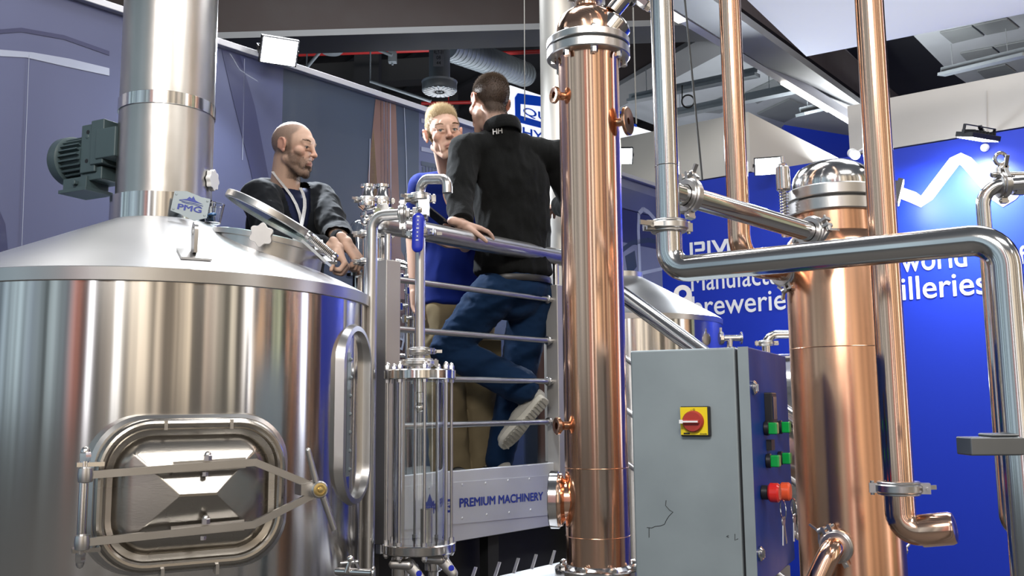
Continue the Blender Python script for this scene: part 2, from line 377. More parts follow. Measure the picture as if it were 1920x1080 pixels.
wl = mural_seg(-1400, 525, 0, 'wall_left'); mural_seg(525, 785, 1, 'wall_left.001'); mural_seg(785, 985, 0, 'wall_left.002'); mural_seg(985, 1245, 3, 'wall_left.003')
b = MB(); e0 = onmural(-1400, 400); e0.z = ZTOP; e1 = CO + ZU * ZTOP
b.beam(e0 + NM * .0 - ZU * .0, e1, .075, .035); struct('trim_1', b, M['alu'], bevel=.004)
# printed picture on the mural
b = MB()
def mp(mi, *pts):
    b.cur = mi; b.prism([onmural(x, y, .0015) for x, y in pts], NM * .001)
def mcurve(mi, pts, wpx):
    b.cur = mi
    P = [onmural(x, y, .003) for x, y in pts]
    for i in range(len(P) - 1):
        d = (P[i + 1] - P[i]).normalized(); n_ = d.cross(NM).normalized() * wpx
        b.prism([P[i] + n_, P[i + 1] + n_, P[i + 1] - n_, P[i] - n_], NM * .0008)
mp(2, (415, 92), (450, 104), (478, 200), (505, 340), (535, 480), (500, 480), (470, 320), (440, 200))
mp(5, (-60, 88), (60, 98), (130, 110), (205, 128), (205, 142), (120, 124), (50, 108), (-60, 102))
mp(2, (-60, 60), (40, 52), (120, 66), (205, 96), (205, 104), (120, 74), (40, 60), (-60, 68))
mp(2, (-60, 330), (-20, 350), (10, 420), (20, 520), (0, 520), (-20, 440), (-60, 400))
mp(5, (54, 100), (55, 100), (41, 470), (40, 470)); mp(5, (458, 110), (459, 110), (455, 300), (454, 300))
mp(4, (704, 186), (742, 196), (752, 470), (776, 520), (776, 900), (690, 900), (690, 330))
mp(6, (694, 300), (700, 240), (708, 360), (712, 480), (690, 480))
for x in (713, 719, 725, 731): mp(3, (x, 190), (x + 1.5, 190), (x + 3.5, 480), (x + 1.5, 480))
mcurve(5, [(758, 200), (762, 300), (766, 520)], .002)
mcurve(5, [(694, 260), (690, 420), (690, 520)], .002)
for k, y in enumerate((222, 248, 275, 302, 330, 352)):
    mp(1 if k % 2 else 3, (790, y), (860, y + 14), (860, y + 24), (790, y + 8))
for k in range(6): mp(1, (792 + k * 6, 312), (795 + k * 6, 313), (795 + k * 6, 324), (792 + k * 6, 323))
mp(1, (750, 560), (990, 600), (990, 1000), (750, 1000))
mp(5, (744, 610), (790, 640), (792, 700), (780, 660), (744, 630))
# machine hall picture near the corner
mp(2, (1150, 385), (1245, 410), (1245, 470), (1150, 450))
mp(0, (1150, 345), (1245, 375), (1245, 412), (1150, 388))
mcurve(5, [(1203, 600), (1197, 430), (1198, 400), (1206, 392), (1216, 398), (1236, 420)], .02)
mcurve(1, [(1165, 470), (1185, 455), (1215, 450), (1245, 456)], .02)
mp(1, (1172, 480), (1190, 470), (1194, 500), (1178, 520)); mp(5, (1150, 520), (1245, 500), (1245, 506), (1150, 528))
b.cur = 5; b.text('de', onmural(742, 652, .004), (onmural(762, 660) - onmural(742, 652)).normalized(), ZU, .11, d=.001, shear=.25)
for k in range(4): b.cur = 5; q = onmural(640 + k * 4.5, 448, .004); b.prism(rrect(q, U, ZU, .012, .03, .004, 2), NM * .001)
struct('printed_picture', b, MU, wl)
# blue back wall with white lettering
BR = -V
b = MB(); e = CO + BR * 6.0; zb = ZTOP
b.prism([CO, e, e + ZU * zb, CO + ZU * zb], -NB * .06); wr = struct('wall_right', b, M['bluewall'])
def bluetext(body, x0, y0, x1, y1, hpx, bold=0.0, name='lettering'):
    q0 = onblue(x0, y0, .001); q1 = onblue(x1, y1, .001); top = onblue(x0, y0 - hpx, .001)
    b = MB(); b.text(body, q0, (q1 - q0).normalized(), ZU, (top - q0).length, (q1 - q0).length, .003, bold); return struct(name, b, M['whitelet'], wr)
bluetext('Manufacturing for the world', 1297, 546, 1813, 499, 37, .008)
bluetext('breweries and distilleries', 1299, 593, 1852, 550, 37, .008)
bluetext('of', 1887, 497, 1925, 494, 33, .008)
b = MB()   # PMG mark with its cut letters
q = onblue(1294, 482, .001); ex = (onblue(1380, 474, .001) - q).normalized(); k = (onblue(1294, 455, .001) - q).length
def lp(pts): b.prism([q + ex * (x * k) + ZU * (y * k) for x, y in pts], NB * .003)
lp([(0, -.1), (.22, -.1), (.22, 1.0), (0, 1.0)]); lp([(.34, 1.0), (1.02, 1.0), (1.12, .9), (1.12, .42), (1.02, .32), (.4, .32), (.4, .1), (.4, .52), (.9, .52), (.9, .8), (.34, .8)])
lp([(1.3, -.1), (1.52, -.1), (1.52, 1.0), (1.3, 1.0)]); lp([(1.6, 1.0), (1.85, 1.0), (2.2, .35), (2.55, 1.0), (2.95, 1.0), (2.95, -.1), (2.72, -.1), (2.72, .75), (2.3, .05), (2.1, .05)])
struct('lettering', b, M['whitelet'], wr)
# white mountain line
b = MB()
line = [(1560, 400), (1600, 380), (1650, 358), (1690, 362), (1712, 370), (1727, 378), (1740, 368), (1790, 302), (1800, 297), (1812, 303), (1868, 366), (1882, 377), (1896, 366), (1910, 352), (1925, 356), (1960, 372)]
P = [onblue(x, y, .001) for x, y in line]; hw = .042
lft = []; rgt = []
for i in range(len(P)):
    d = (P[min(i + 1, len(P) - 1)] - P[max(i - 1, 0)]).normalized(); n_ = d.cross(NB).normalized() * hw
    lft.append(P[i] + n_); rgt.append(P[i] - n_)
for i in range(len(P) - 1): b.prism([lft[i], lft[i + 1], rgt[i + 1], rgt[i]], NB * .003)
struct('mountain_line', b, M['whitelet'], wr)
# beige fascia boxes over the blue wall
def fascia(px0, px1, ytop, dep, name, m, zb=ZTOP, x_ref=None):
    a = onblue(px0, 400); c = onblue(px1, 400); a.z = c.z = 0; r = onblue(x_ref or px1, ytop); z1 = r.z
    b = MB(); b.prism([a + ZU * zb, c + ZU * zb, c + ZU * z1, a + ZU * z1], U * dep + NB * 0); return struct(name, b, m)
fascia(1060, 1411, 208, 3.0, 'wall_fascia', M['beige'], ZTOP + .012)
fascia(1600, 2300, 182, .06, 'wall_fascia.001', M['greyboard'], ZTOP + .012, 1676)
b = MB(); s_ = onblue(1850, 170, .003); t_ = onblue(1850, 262, .003); b.beam(s_, t_, .01, .004); 
struct('trim_2', b, M['greyboard'])
# far blue board between the fascias
b = MB(); b.prism([at(1470, 234, 11.5), at(1640, 262, 11.5), at(1640, 320, 11.5), at(1470, 320, 11.5)], (0, .1, 0)); struct('wall_back', b, M['bluewall'])
# ---------------- hall ceiling
zc_ = 6.6
b = MB(); b.prism([(-14, 4.5, zc_), (14, 4.5, zc_), (14, 26, zc_), (-14, 26, zc_)], (0, 0, .1))
for i in range(60):   # metal deck ribs
    c = Vector((-8, 6, zc_ - .03)) + Vector((.5, .36, 0)) * i
    b.beam(c - Vector((-.45, .62, 0)) * 12, c + Vector((-.45, .62, 0)) * 12, .14, .06)
struct('ceiling', b, M['ceil'])
b = MB(); b.prism([(-14, 26, 2), (14, 26, 2), (14, 26, 7), (-14, 26, 7)], (0, .1, 0)); struct('wall_far', b, M['ceil'])
def slab(name, pts, z, h, m, **k):
    b = MB(); b.prism([onz(x, y, z) for x, y in pts], (0, 0, h)); return struct(name, b, m, **k)
# wide dark beam across the top, with a grey lower flange
def beamline(name, x0, y0, x1, y1, Y0, Y1, hgt, wid, m, off=0):
    p0, p1 = at(x0, y0, Y0), at(x1, y1, Y1); d = (p1 - p0); p0 -= d * .3; p1 += d * .3
    b = MB(); b.beam(p0 + ZU * (hgt / 2 + off), p1 + ZU * (hgt / 2 + off), wid, hgt); return struct(name, b, m)
beamline('beam_1', 393, 84, 1330, 56, 7.0, 7.4, 1.1, .3, M['wood'], .03)
beamline('beam_1_flange', 393, 90, 1330, 62, 6.95, 7.35, .05, .36, M['greysteel'])
beamline('beam_2', 1120, 200, 1370, 62, 11.0, 8.2, .9, .35, M['wood'], .03)
beamline('beam_2_flange', 1120, 205, 1370, 67, 10.95, 8.15, .05, .42, M['greysteel'])
beamline('beam_3', 1290, -6, 1640, 228, 5.6, 9.8, .35, .18, M['wood'], .1)
beamline('beam_3_flange', 1290, 10, 1640, 240, 5.6, 9.8, .06, .26, M['greysteel'], .03)
beamline('beam_4', 1390, 10, 1630, 205, 6.4, 10.6, .3, .2, M['greysteel'], .05)
p = onz(680, 90, 6.0); q = onz(680, 185, 5.5)
b = MB(); b.beam(at(690, 60, 11), at(690, 190, 11), .26, .3); struct('beam_5', b, M['dark'])
b = MB(); b.beam(at(520, 150, 12), at(830, 132, 12), .25, .3); b.beam(at(560, 205, 13), at(860, 195, 13), .25, .3); struct('beam_6', b, M['dark'])
# pale false ceiling on the right with recessed panels
b = MB(); zf = 5.6
poly = [onz(x, y, zf) for x, y in ((1150, 205), (1345, 82), (1520, 120), (1625, 280), (1560, 330), (1300, 262))]
b.prism(poly, (0, 0, .08)); struct('ceiling.001', b, M['tile'])
for k, (x0, y0, x1, y1) in enumerate(((1300, 210, 1380, 178), (1395, 178, 1450, 160), (1420, 215, 1500, 195))):
    b = MB(); b.prism([onz(x0, y0, zf - .03), onz(x0 + 60, y0 - 28, zf - .03), onz(x1 + 20, y1 + 10, zf - .03), onz(x1 - 30, y1 + 35, zf - .03)], (0, 0, .025)); struct('ceiling_panel', b, M['tiled'])
b = MB(); b.prism([onz(x, y, zf) for x, y in ((1712, 66), (1960, 10), (1960, 150), (1830, 168), (1775, 130))], (0, 0, .08)); struct('ceiling.002', b, M['tile'])
for pts in (((1762, 62), (1822, 50), (1845, 68), (1786, 82)), ((1826, 49), (1888, 36), (1910, 54), (1850, 66)), ((1800, 101), (1860, 90), (1880, 106), (1816, 118)), ((1864, 89), (1930, 76), (1950, 92), (1885, 104)), ((1832, 134), (1885, 122), (1905, 136), (1850, 150))):
    b = MB(); b.prism([onz(x, y, zf - .02) for x, y in pts], (0, 0, .015)); struct('ceiling_panel', b, M['tiled'])
b = MB(); b.prism([onz(x, y, 5.9) for x, y in ((1480, 120), (1700, 40), (1860, 190), (1640, 260))], (0, 0, .08)); struct('ceiling.003', b, M['ceil'])
# ---------------- things of the hall
b = MB(); zc2 = 3.95
q1, q2, q3 = onz(1384, -16, zc2), onz(1512, 106, zc2), onz(1990, 12, zc2)
b.prism([q1, q2, q3, q3 + (q1 - q2) * 1.2, q1 + (q1 - q2) * .4], (0, 0, .05))
tag(obj('fabric_canopy', b, M['canvas']), 'large flat white fabric canopy hanging at the upper right', 'canopy')
r0 = at(1264, 18, 6.2); r1 = onplane(1615, 243, r0, NM)
r1 = r0 + U * ((r1 - r0).dot(U))
t = thing('linear_ceiling_light', 'long slanting strip light fixed along the ceiling beam', 'light', r0)
b = MB(); b.beam(r0 - U * .8, r1 + U * .4, .07, .09); obj('housing', b, M['alu'], t)
for f0, f1 in ((-.02, .03), (.50, .78)):
    pa, pb = r0.lerp(r1, f0), r0.lerp(r1, f1); b = MB(); b.beam(pa + NM * .0 - ZU * .052, pb - ZU * .052, .062, .014); obj('lamp_strip', b, M['led'], t)
# spiral duct and its drop with the round diffuser
t = thing('spiral_duct', 'galvanised spiral duct slanting behind the dark head at the ceiling', 'duct', at(930, 110, 9))
b = MB(); p0, p1 = at(835, 84, 8.6), at(985, 140, 10.5); b.cyl(p0, p1, .14, seg=28); obj('duct_tube', b, M['duct'], t)
b = MB(); d = (p1 - p0).normalized(); n_ = 22
for i in range(n_): b.torus(p0.lerp(p1, (i + .5) / n_), d + Vector((0, .02, .03)), .141, .006, 28, 6)
obj('seam_ridges', b, M['duct'], t)
t = thing('ceiling_diffuser', 'grey round ceiling diffuser with a white number plate on its drop pipe', 'vent', at(824, 160, 8.4))
c0, c1 = at(822, 60, 8.4), at(824, 152, 8.4); c0.x = c1.x; c0.y = c1.y
b = MB(); b.cyl(c1, c0, .10, seg=28); obj('drop_pipe', b, M['duct'], t)
b = MB(); b.lathe(c1 - ZU * .02, (0, 0, 1), [(.02, -.085), (.155, -.085), (.165, -.075), (.165, .0), (.16, .0), (.155, -.065), (.02, -.065)], 36, closed=True)
b.lathe(c1 - ZU * .0, ZU, [(.165, -.03), (.17, -.01), (.11, .0), (.10, .02)], 36); obj('diffuser_ring', b, M['duct'], t)
b = MB()
for i in range(18):
    a = 2 * PI * i / 18; d = Vector((math.cos(a), math.sin(a), 0)); b.beam(c1 + d * .03 - ZU * .108, c1 + d * .15 - ZU * .108, .028, .004)
obj('swirl_blades', b, M['whitelet'], t)
b = MB(); pc = c1 - Vector((0, .103, 0)) + ZU * .19; b.obox(pc + ZU * .0, (.05, 0, 0), (0, .003, 0), (0, 0, .085)); lab = obj('number_plate', b, M['whitelet'], t)
b = MB()
for i, s in enumerate(('RLT-31', '08', '44')): b.text(s, pc + Vector((-.043 if i == 0 else -.02, -.0035, .035 - i * .052)), (1, 0, 0), ZU, .034, .086 if i == 0 else .04, .0008)
obj('plate_lettering', b, M['cable'], lab)
for nm, pts, Y, lb in (('sprinkler_pipe', ((560, 102), (825, 93)), 10.5, 'red sprinkler pipe left of the diffuser drop'), ('sprinkler_pipe.001', ((845, 104), (1030, 96)), 10.5, 'red sprinkler pipe end beside the copper column flange'),
                       ('sprinkler_pipe.002', ((790, 194), (960, 190)), 12.5, 'red sprinkler pipe just above the blond head'), ('sprinkler_pipe.003', ((1155, 184), (1236, 180)), 12.5, 'red sprinkler pipe right of the front copper column')):
    b = MB(); b.cyl(at(*pts[0], Y), at(*pts[1], Y), .026, seg=12); p0, p1 = at(*pts[0], Y), at(*pts[1], Y); b.cyl(p0.lerp(p1, .3), Vector((*p0.lerp(p1, .3).xy, zc_)), .008, seg=6); tag(obj(nm.split('.')[0], b, M['redpipe']), lb, 'pipe', 'red sprinkler pipes')
for (x0, y0, x1, y1, lb) in ((575, 127, 606, 90, 'short pale conduit near the bright floodlight'), (700, 90, 735, 104, 'short pale conduit above the red pipe'), (694, 152, 808, 190, 'long pale conduit slanting under the diffuser')):
    b = MB(); b.cyl(at(x0, y0, 9.6), at(x1, y1, 9.6), .018, seg=10); p0 = at(x0, y0, 9.6); b.cyl(p0, Vector((p0.x, p0.y, zc_)), .008, seg=6); tag(obj('conduit_pipe', b, M['duct']), lb, 'pipe', 'ceiling conduits')
b = MB(); b.lathe(at(622, 91, 9.5), ZU, [(0, -.06), (.10, -.05), (.13, -.02), (.12, .02), (.04, .04)], 24); tag(obj('ceiling_lamp', b, M['duct']), 'unlit oval high bay lamp under the dark beam', 'light')
b = MB(); b.obox(at(736, 108, 9.8), (.045, 0, 0), (0, .04, 0), (0, 0, .06)); b.cyl(at(736, 116, 9.8), at(736, 122, 9.8), .012); b.cyl(at(736, 100, 9.8), Vector((*at(736, 100, 9.8).xy, zc_)), .008, seg=6); tag(obj('speaker_box', b, M['duct'], bevel=.004), 'small grey box hanging below the red pipe', 'box')
for x0, y0, x1, y1, Y, mm, lb in ((983, -20, 984, 226, 6.5, 'lcable', 'thin hanging cable in front of the lit sign'), (1187, 14, 1193, 232, 5.0, 'lcable', 'thin pale cable right of the front copper column'), (1282, -20, 1317, 338, 4.2, 'cable', 'black cable slanting beside the tall steel pipe'), (1126, -10, 1126, 30, 4.6, 'lcable', 'thin cable behind the copper dome')):
    b = MB(); b.cyl(at(x0, y0, Y), at(x1, y1, Y), .004 if mm == 'lcable' else .005, seg=8); tag(obj('hanging_cable', b, M[mm]), lb, 'cable', 'hanging cables')
# cable trays on the far ceiling
for i, (x0, y0, x1, y1) in enumerate(((1180, 190, 1420, 140), (1240, 222, 1500, 168), (1500, 215, 1590, 195), (1765, 140, 1925, 102))):
    b = MB(); p0, p1 = at(x0, y0, 9.2), at(x1, y1, 8.2 if i != 2 else 10); b.beam(p0, p1, .10, .03); b.beam(p0 + ZU * .05, p1 + ZU * .05, .012, .05)
    for k in (.15, .8): b.cyl(p0.lerp(p1, k), p0.lerp(p1, k) + ZU * .3, .004, seg=6)
    tag(obj('cable_tray', b, M['duct']), ('cable tray behind the tall steel pipe', 'cable tray over the beige fascia', 'short cable tray beside the lit strip light', 'cable tray below the panelled ceiling at far right')[i], 'cable tray', 'ceiling cable trays')
b = MB(); b.torus(at(1290, 190, 8.6), (0, 1, .2), .06, .008, 24, 8); b.cyl(at(1279, 160, 8.6), at(1279, 190, 8.6), .006, seg=6); tag(obj('cable_coil', b, M['cable']), 'small loop of cable hanging from the ceiling tray', 'cable')
# lit sign behind the mural
sp = [at(955, 160, 10.2), at(1325, 222, 13.0)]; sd = (sp[1] - sp[0]); sd.z = 0; sd.normalize(); sn = Vector((sd.y, -sd.x, 0))
t = thing('lightbox_sign', 'white backlit sign with a blue frame mark behind the mural wall', 'sign', sp[0] - ZU * 2)
def onsign(x, y, e=0): return onplane(x, y, sp[0] + sn * e, sn)
pa, pb = onsign(957, 160), onsign(1318, 222); zt = pa.z; pb.z = zt
b = MB(); b.prism([pa - ZU * 1.9, pb - ZU * 1.9, pb, pa], -sn * .25); obj('sign_face', b, M['lightbox'], t)
b = MB(); pc, pd = onsign(1300, 219), onsign(1420, 238); pd.z = zt - .0; pc.z = zt
b.prism([pc + sd * .55, pc + sd * 3.0, pc + sd * 3.0 - ZU * 1.2, pc + sd * 1.1 - ZU * 1.2], -sn * .2); obj('blue_end', b, M['signblue'], t)
b = MB(); fr = lambda L_: [onsign(x, y, .002) for x, y in L_]
b.prism(fr([(965, 183), (970, 175), (1100, 195), (1100, 209), (975, 195), (975, 195)]), sn * .01)
b.prism(fr([(965, 183), (975, 183), (975, 217), (1100, 255), (1100, 262), (966, 228)]), sn * .01); obj('frame_mark', b, M['signblue'], t)
b = MB(); q = onsign(981, 214, .004); b.text('QUALITY', q, sd, ZU, (onsign(981, 200, .004) - q).length, (onsign(1112, 240, .004) - q).length * .98, .006, .005)
q = onsign(980, 256, .004); b.text('HYDRO', q, sd, ZU, (onsign(980, 238, .004) - q).length, .9, .006, .01); 
q = onsign(1152, 231, .004); b.text('G-', q, sd, ZU, (onsign(1152, 205, .004) - q).length, (onsign(1192, 232, .004) - q).length, .006, .02); obj('sign_lettering', b, M['signblue'], t)
# ---------------- floodlights on the stand walls
def flood(px, py, Y, aim, wd, ht, label, power, yaw_hint=None, lit=True, arm=None):
    c = at(px, py, Y); n_ = (Vector(aim) - c).normalized(); ex = n_.cross(ZU).normalized() * -1; ey = ex.cross(n_) * -1
    if ey.z < 0: ey = -ey
    t = thing('flood_light', label, 'light', c, 'stand floodlights')
    b = MB(); b.obox(c - n_ * .022, ex * wd / 2, ey * ht / 2, n_ * .018)
    for k in range(7): b.obox(c - n_ * .048 + ex * wd * (k - 3) * .12, ex * .003, ey * ht * .4, n_ * .012)
    obj('lamp_housing', b, M['black'], t, bevel=.004)
    b = MB(); b.obox(c - n_ * .002, ex * wd * .45, ey * ht * .45, n_ * .003); obj('lamp_glass', b, M['lampface'], t)
    b = MB(); b.beam(c - n_ * .03 - ex * wd * .53, c - n_ * .09 - ex * wd * .53, .02, .006, ex); b.beam(c - n_ * .03 + ex * wd * .53, c - n_ * .09 + ex * wd * .53, .02, .006, ex); b.beam(c - n_ * .09 - ex * wd * .53, c - n_ * .09 + ex * wd * .53, .02, .006, n_)
    if arm is not None: b.beam(c - n_ * .09, arm, .025, .02)
    obj('bracket', b, M['black'], t)
    l = area('flood_lamp', c + n_ * .03, c + n_ * 2, wd * .9, power, (.86, .93, 1.0), sy=ht * .9, spread=2.6); return t
flood(524, 97, 4.75, (-.2, 2.6, 2.0), .20, .145, 'bright floodlight on the mural wall top above the bald head', 80, arm=onmural(470, 100) + ZU * 0)
flood(1441, 312, 7.1, (.9, 2.6, 1.4), .22, .14, 'bright floodlight left of the steel dome on the rear column', 70, arm=onblue(1452, 322))
fl = at(1833, 262, 5.2)
flood(1833, 262, 6.2, at(1805, 420, 6.35) , .28, .14, 'slim floodlight under the grey fascia at the right', 55, arm=onblue(1850, 262))
flood(1163, 293, 7.0, (.8, 3.5, 1.6), .20, .13, 'floodlight half hidden behind the front copper column', 12, arm=onmural(1163, 326))
flood(1690, 362, 6.5, (6.0, 5.2, 2.2), .16, .18, 'small dark floodlight behind the tall bright copper pipe', 6, arm=onblue(1690, 350))
# small spotlight
c = at(1604, 291, 6.7); d = (at(1612, 297, 6.2) - at(1578, 275, 6.9)).normalized()
t = thing('spot_light', 'small white cylinder spotlight shining above the steel dome', 'light', c)
b = MB(); b.bcyl(c - d * .15, c, .036, .003); obj('lamp_can', b, M['white'], t)
b = MB(); b.cyl(c, c + d * .003, .032); obj('lamp_glass', b, M['lampface'], t)
b = MB(); b.cyl(c - d * .06, c - d * .06 + ZU * .1 + NB * -.25, .008, seg=10); obj('stem', b, M['white'], t)
b = MB(); b.lathe(onblue(1846, 276, .03), NB, [(0, -.03), (.025, -.03), (.03, -.01), (.022, .01), (0, .02)], 20); tag(obj('sensor_dome', b, M['white']), 'small white round fitting under the right floodlight', 'fitting')
# ================================================================ BREW KETTLE (left)
K = Vector((-1.147, 2.987, 0)); KR = .67
zr = at(212, 529, K.y - .62).z          # lower edge of the rim band
z1 = zr + .036; z2 = z1 + .030; zt_ = at(297, 404, K.y - .155).z
DK = 'large brushed steel brew kettle with a conical roof and tall stack at the left'
kt = thing('brew_kettle', DK, 'tank', (K.x, K.y, 0))
b = MB(); b.lathe(K, ZU, [(.05, .42), (.45, .46), (.62, .52), (KR, .62), (KR, zr)], 160); obj('kettle_shell', b, M['brushed'], kt)
b = MB(); b.lathe(K, ZU, [(KR, zr - .001), (KR + .008, zr + .001), (KR + .010, z1 - .002), (KR + .006, z1)], 160); obj('rim_band', b, M['satin'], kt)
zc0 = z2
b = MB(); b.lathe(K, ZU, [(KR + .006, z1), (KR - .03, z1 + .020), (KR - .075, z1 + .042), (.16, zt_)], 160); obj('cone_roof', b, M['cone'], kt)
SR = .150
zb0 = zt_ - .004; zb1 = at(290, 359, K.y - SR).z
b = MB(); b.lathe(K, ZU, [(.165, zb0), (.165, zb1), (.152, zb1)], 80); obj('stack_collar', b, M['steel'], kt)
b = MB(); b.lathe(K, ZU, [(SR, zb1 - .01), (SR, 3.75)], 80); obj('stack', b, M['stack'], kt)
zq0, zq1 = at(300, 192, K.y - SR).z, at(300, 168, K.y - SR).z
b = MB(); b.ring(K + ZU * (zq0 + zq1) / 2, ZU, SR - .002, SR + .004, zq1 - zq0, 80, .001); obj('stack_band', b, M['steel'], kt)
for i in range(3):
    a = 2 * PI * i / 3 + .4; d = Vector((math.cos(a), math.sin(a), 0)); p = K + d * .5
    b = MB(); b.bcyl(p, p + ZU * .58, .045, .004); b.bcyl(p, p + ZU * .012, .075, .003); obj('leg', b, M['satin'], kt)
# lifting lug on the cone
pl = at(372, 492, K.y - .56)
rad = (pl - K); rad.z = 0; rad.normalize(); tn = Vector((-rad.y, rad.x, 0))
rz = lambda r: z1 + .042 + (KR - .075 - r) * (zt_ - z1 - .042) / (KR - .075 - .16)
rl = .575; pl = K + rad * rl + ZU * rz(rl); sl = Vector((rad.x, rad.y, -(zt_ - z1 - .042) / (KR - .075 - .16))).normalized(); nn = sl.cross(tn).normalized(); nn = nn if nn.z > 0 else -nn
b = MB(); b.obox(pl + nn * .004, sl * .045, tn * .040, nn * .003)
pts = [pl + sl * -.03, pl + sl * .03] + [pl + ZU * .075 + (sl * math.cos(a) - 0 * tn) * .022 + ZU * .022 * math.sin(a) for a in [PI * k / 8 for k in range(9)]]
n_ = 24
outer = []; inner = []
cen = pl + ZU * .068 + rad * .0
for k in range(n_):
    a = 2 * PI * k / n_; d = rad * math.cos(a) + ZU * math.sin(a)
    inner.append(cen + d * .012)
    if a < PI + .01: outer.append(cen + d * .026)
    else:
        f = (a - PI) / PI; outer.append(cen + rad * (-.026 + .052 * f) - ZU * (.062 if 0.04 < f < .96 else 0))
b.holed([q - tn * .005 for q in outer], [q - tn * .005 for q in inner], tn * .01); obj('lifting_lug', b, M['satin'], kt)
# star knob on the stack
kn = at(378, 339, K.y); b = MB(); b.cyl(kn, kn + Vector((.03, -.01, 0)), .006, seg=12); ax = Vector((1, -.12, 0)).normalized()
kb = kn + ax * .03
ol = [kb + (ZU * math.cos(a) + ax.cross(ZU) * math.sin(a)) * (.034 + .0028 * math.cos(8 * a)) for a in [2 * PI * k / 50 for k in range(50)]]
b.prism(ol, ax * .016); b.cyl(kb - ax * .012, kb, .014, seg=16); obj('star_knob', b, M['white'], kt, bevel=.002)
# name plate
pc = at(357, 385, K.y - .19); pn = Vector((.10, -1, .05)).normalized(); px_ = pn.cross(ZU).normalized() * -1; px_ = px_ if px_.x > 0 else -px_; py_ = pn.cross(px_); py_ = py_ if py_.z > 0 else -py_
px_ = (px_ - py_ * .17).normalized(); py_ = (ZU - px_ * px_.z).normalized()
pn2 = px_.cross(py_).normalized()
hexa = [(-.056, .036), (-.02, .042), (.026, .032), (.056, .030), (.056, -.030), (.02, -.046), (-.026, -.032), (-.056, -.026)]
b = MB(); b.prism([pc + px_ * x + py_ * y for x, y in hexa], pn2 * -.003)
for x, y in ((-.048, .027), (.048, .022), (-.048, -.02), (.048, -.024)): b.lathe(pc + px_ * x + py_ * y, pn2, [(.004, 0), (.003, .0015), (0, .002)], 10)
b.beam(pc - pn2 * .003, pc - pn2 * .06 - px_ * .03, .02, .004); npl = obj('name_plate', b, M['dull'], kt)
b = MB(); b.text('PMG', pc - px_ * .036 - py_ * .018, px_, py_, .017, .072, .0012, .03)
b.prism([pc + px_ * x + py_ * y + pn2 * .0002 for x, y in ((-.036, .012), (-.014, .018), (-.008, .026), (0, .022), (.004, .030), (.012, .018), (.022, .014), (.036, .010), (.012, .011), (-.012, .013))], pn2 * .001)
for k in range(2): b.sweep([pc + px_ * x + py_ * (y - k * .004) + pn2 * .001 for x, y in ((-.036 + k * .008, .010), (-.012, .008), (.012, .008), (.038 - k * .006, .004))], .0009, 8)
obj('plate_lettering', b, M['blulet'], npl, label='blue mountain mark and letters on the plate')
# ---- side manway door
mp_ = Vector((-.8226, 2.401, 0)); mn = (mp_ - K).normalized(); mx = Vector((-mn.y, mn.x, 0)); mx = mx if mx.x > 0 else -mx
d_ = ray(367, 922); zc_m = (CAM + d_ * (mp_.y / d_.y)).z
mc = Vector((mp_.x, mp_.y, zc_m))
MW, MH, MR = .485, .39, .125
def mpt(x, y, d): return mc + mx * x + ZU * y + mn * d
b = MB()
lo = rrect(mpt(0, 0, -.10), mx, ZU, MW + .03, MH + .03, MR + .01, 10); mid = rrect(mpt(0, 0, .012), mx, ZU, MW, MH, MR, 10); mi2 = rrect(mpt(0, 0, .020), mx, ZU, MW - .02, MH - .02, MR - .008, 10); inn = rrect(mpt(0, 0, .020), mx, ZU, MW - .075, MH - .075, MR - .03, 10); bk = rrect(mpt(0, 0, -.06), mx, ZU, MW - .08, MH - .08, MR - .035, 10)
n_ = len(lo); vs = lo + mid + mi2 + inn + bk
b.add(vs, [(q * n_ + k, (q + 1) * n_ + k, (q + 1) * n_ + (k + 1) % n_, q * n_ + (k + 1) % n_) for q in range(4) for k in range(n_)])
obj('manway_collar', b, M['satin'], kt)
b = MB(); DW, DH, DR = MW - .05, MH - .045, .115
b.sweep(rrect(mpt(0, 0, .034), mx, ZU, DW, DH, DR, 12), .014, 14, closed=True)
r1_ = rrect(mpt(0, 0, .030), mx, ZU, DW - .02, DH - .02, DR - .01, 8); r2_ = rrect(mpt(0, 0, .024), mx, ZU, DW - .055, DH - .055, DR - .025, 8)
n_ = len(r1_)
def lerp_loop(w_, h_, r, d): return rrect(mpt(0, 0, d), mx, ZU, w_, h_, r, 8)
loops = [r1_, r2_, lerp_loop(DW - .10, DH - .10, .055, .046), lerp_loop(DW - .145, DH - .145, .006, .056), lerp_loop(.09, .006, .001, .094)]
vs = sum(loops, []); fs = [(q * n_ + k, (q + 1) * n_ + k, (q + 1) * n_ + (k + 1) % n_, q * n_ + (k + 1) % n_) for q in range(len(loops) - 1) for k in range(n_)]
fs.append([(len(loops) - 1) * n_ + k for k in range(n_)]); b.add(vs, fs)
md = obj('manway_door', b, M['doorsteel'], kt, sharp=24)
for yy, s_ in ((.062, 1), (-.092, -1)):
    b = MB(); b.beam(mpt(-.245, yy - .004, .085), mpt(.14, yy + .012, .100), .012, .018); b.beam(mpt(.135, yy + .012, .100), mpt(.285, .012 * s_ - .004, .100), .012, .018)
    b.beam(mpt(-.06, yy + .006, .083), mpt(.115, yy + .011, .083), .012, .026)
    b.lathe(mpt(-.255, yy - .004, .085), ZU, [(.0, -.02), (.016, -.016), (.018, 0), (.016, .016), (0, .02)], 16)
    b.hexbolt(mpt(.02, yy + .020, .092), ZU, .011, .02); b.hexbolt(mpt(.015, yy - .008, .092), -ZU, .008, .01, False)
    obj('clamp_arm', b, M['satin'], md)
b = MB(); b.cyl(mpt(-.257, -.125, .078), mpt(-.257, .105, .078), .0105, seg=16)
for y in (.082, -.115): b.obox(mpt(-.245, y, .065), mx * .03, ZU * .005, mn * .022)
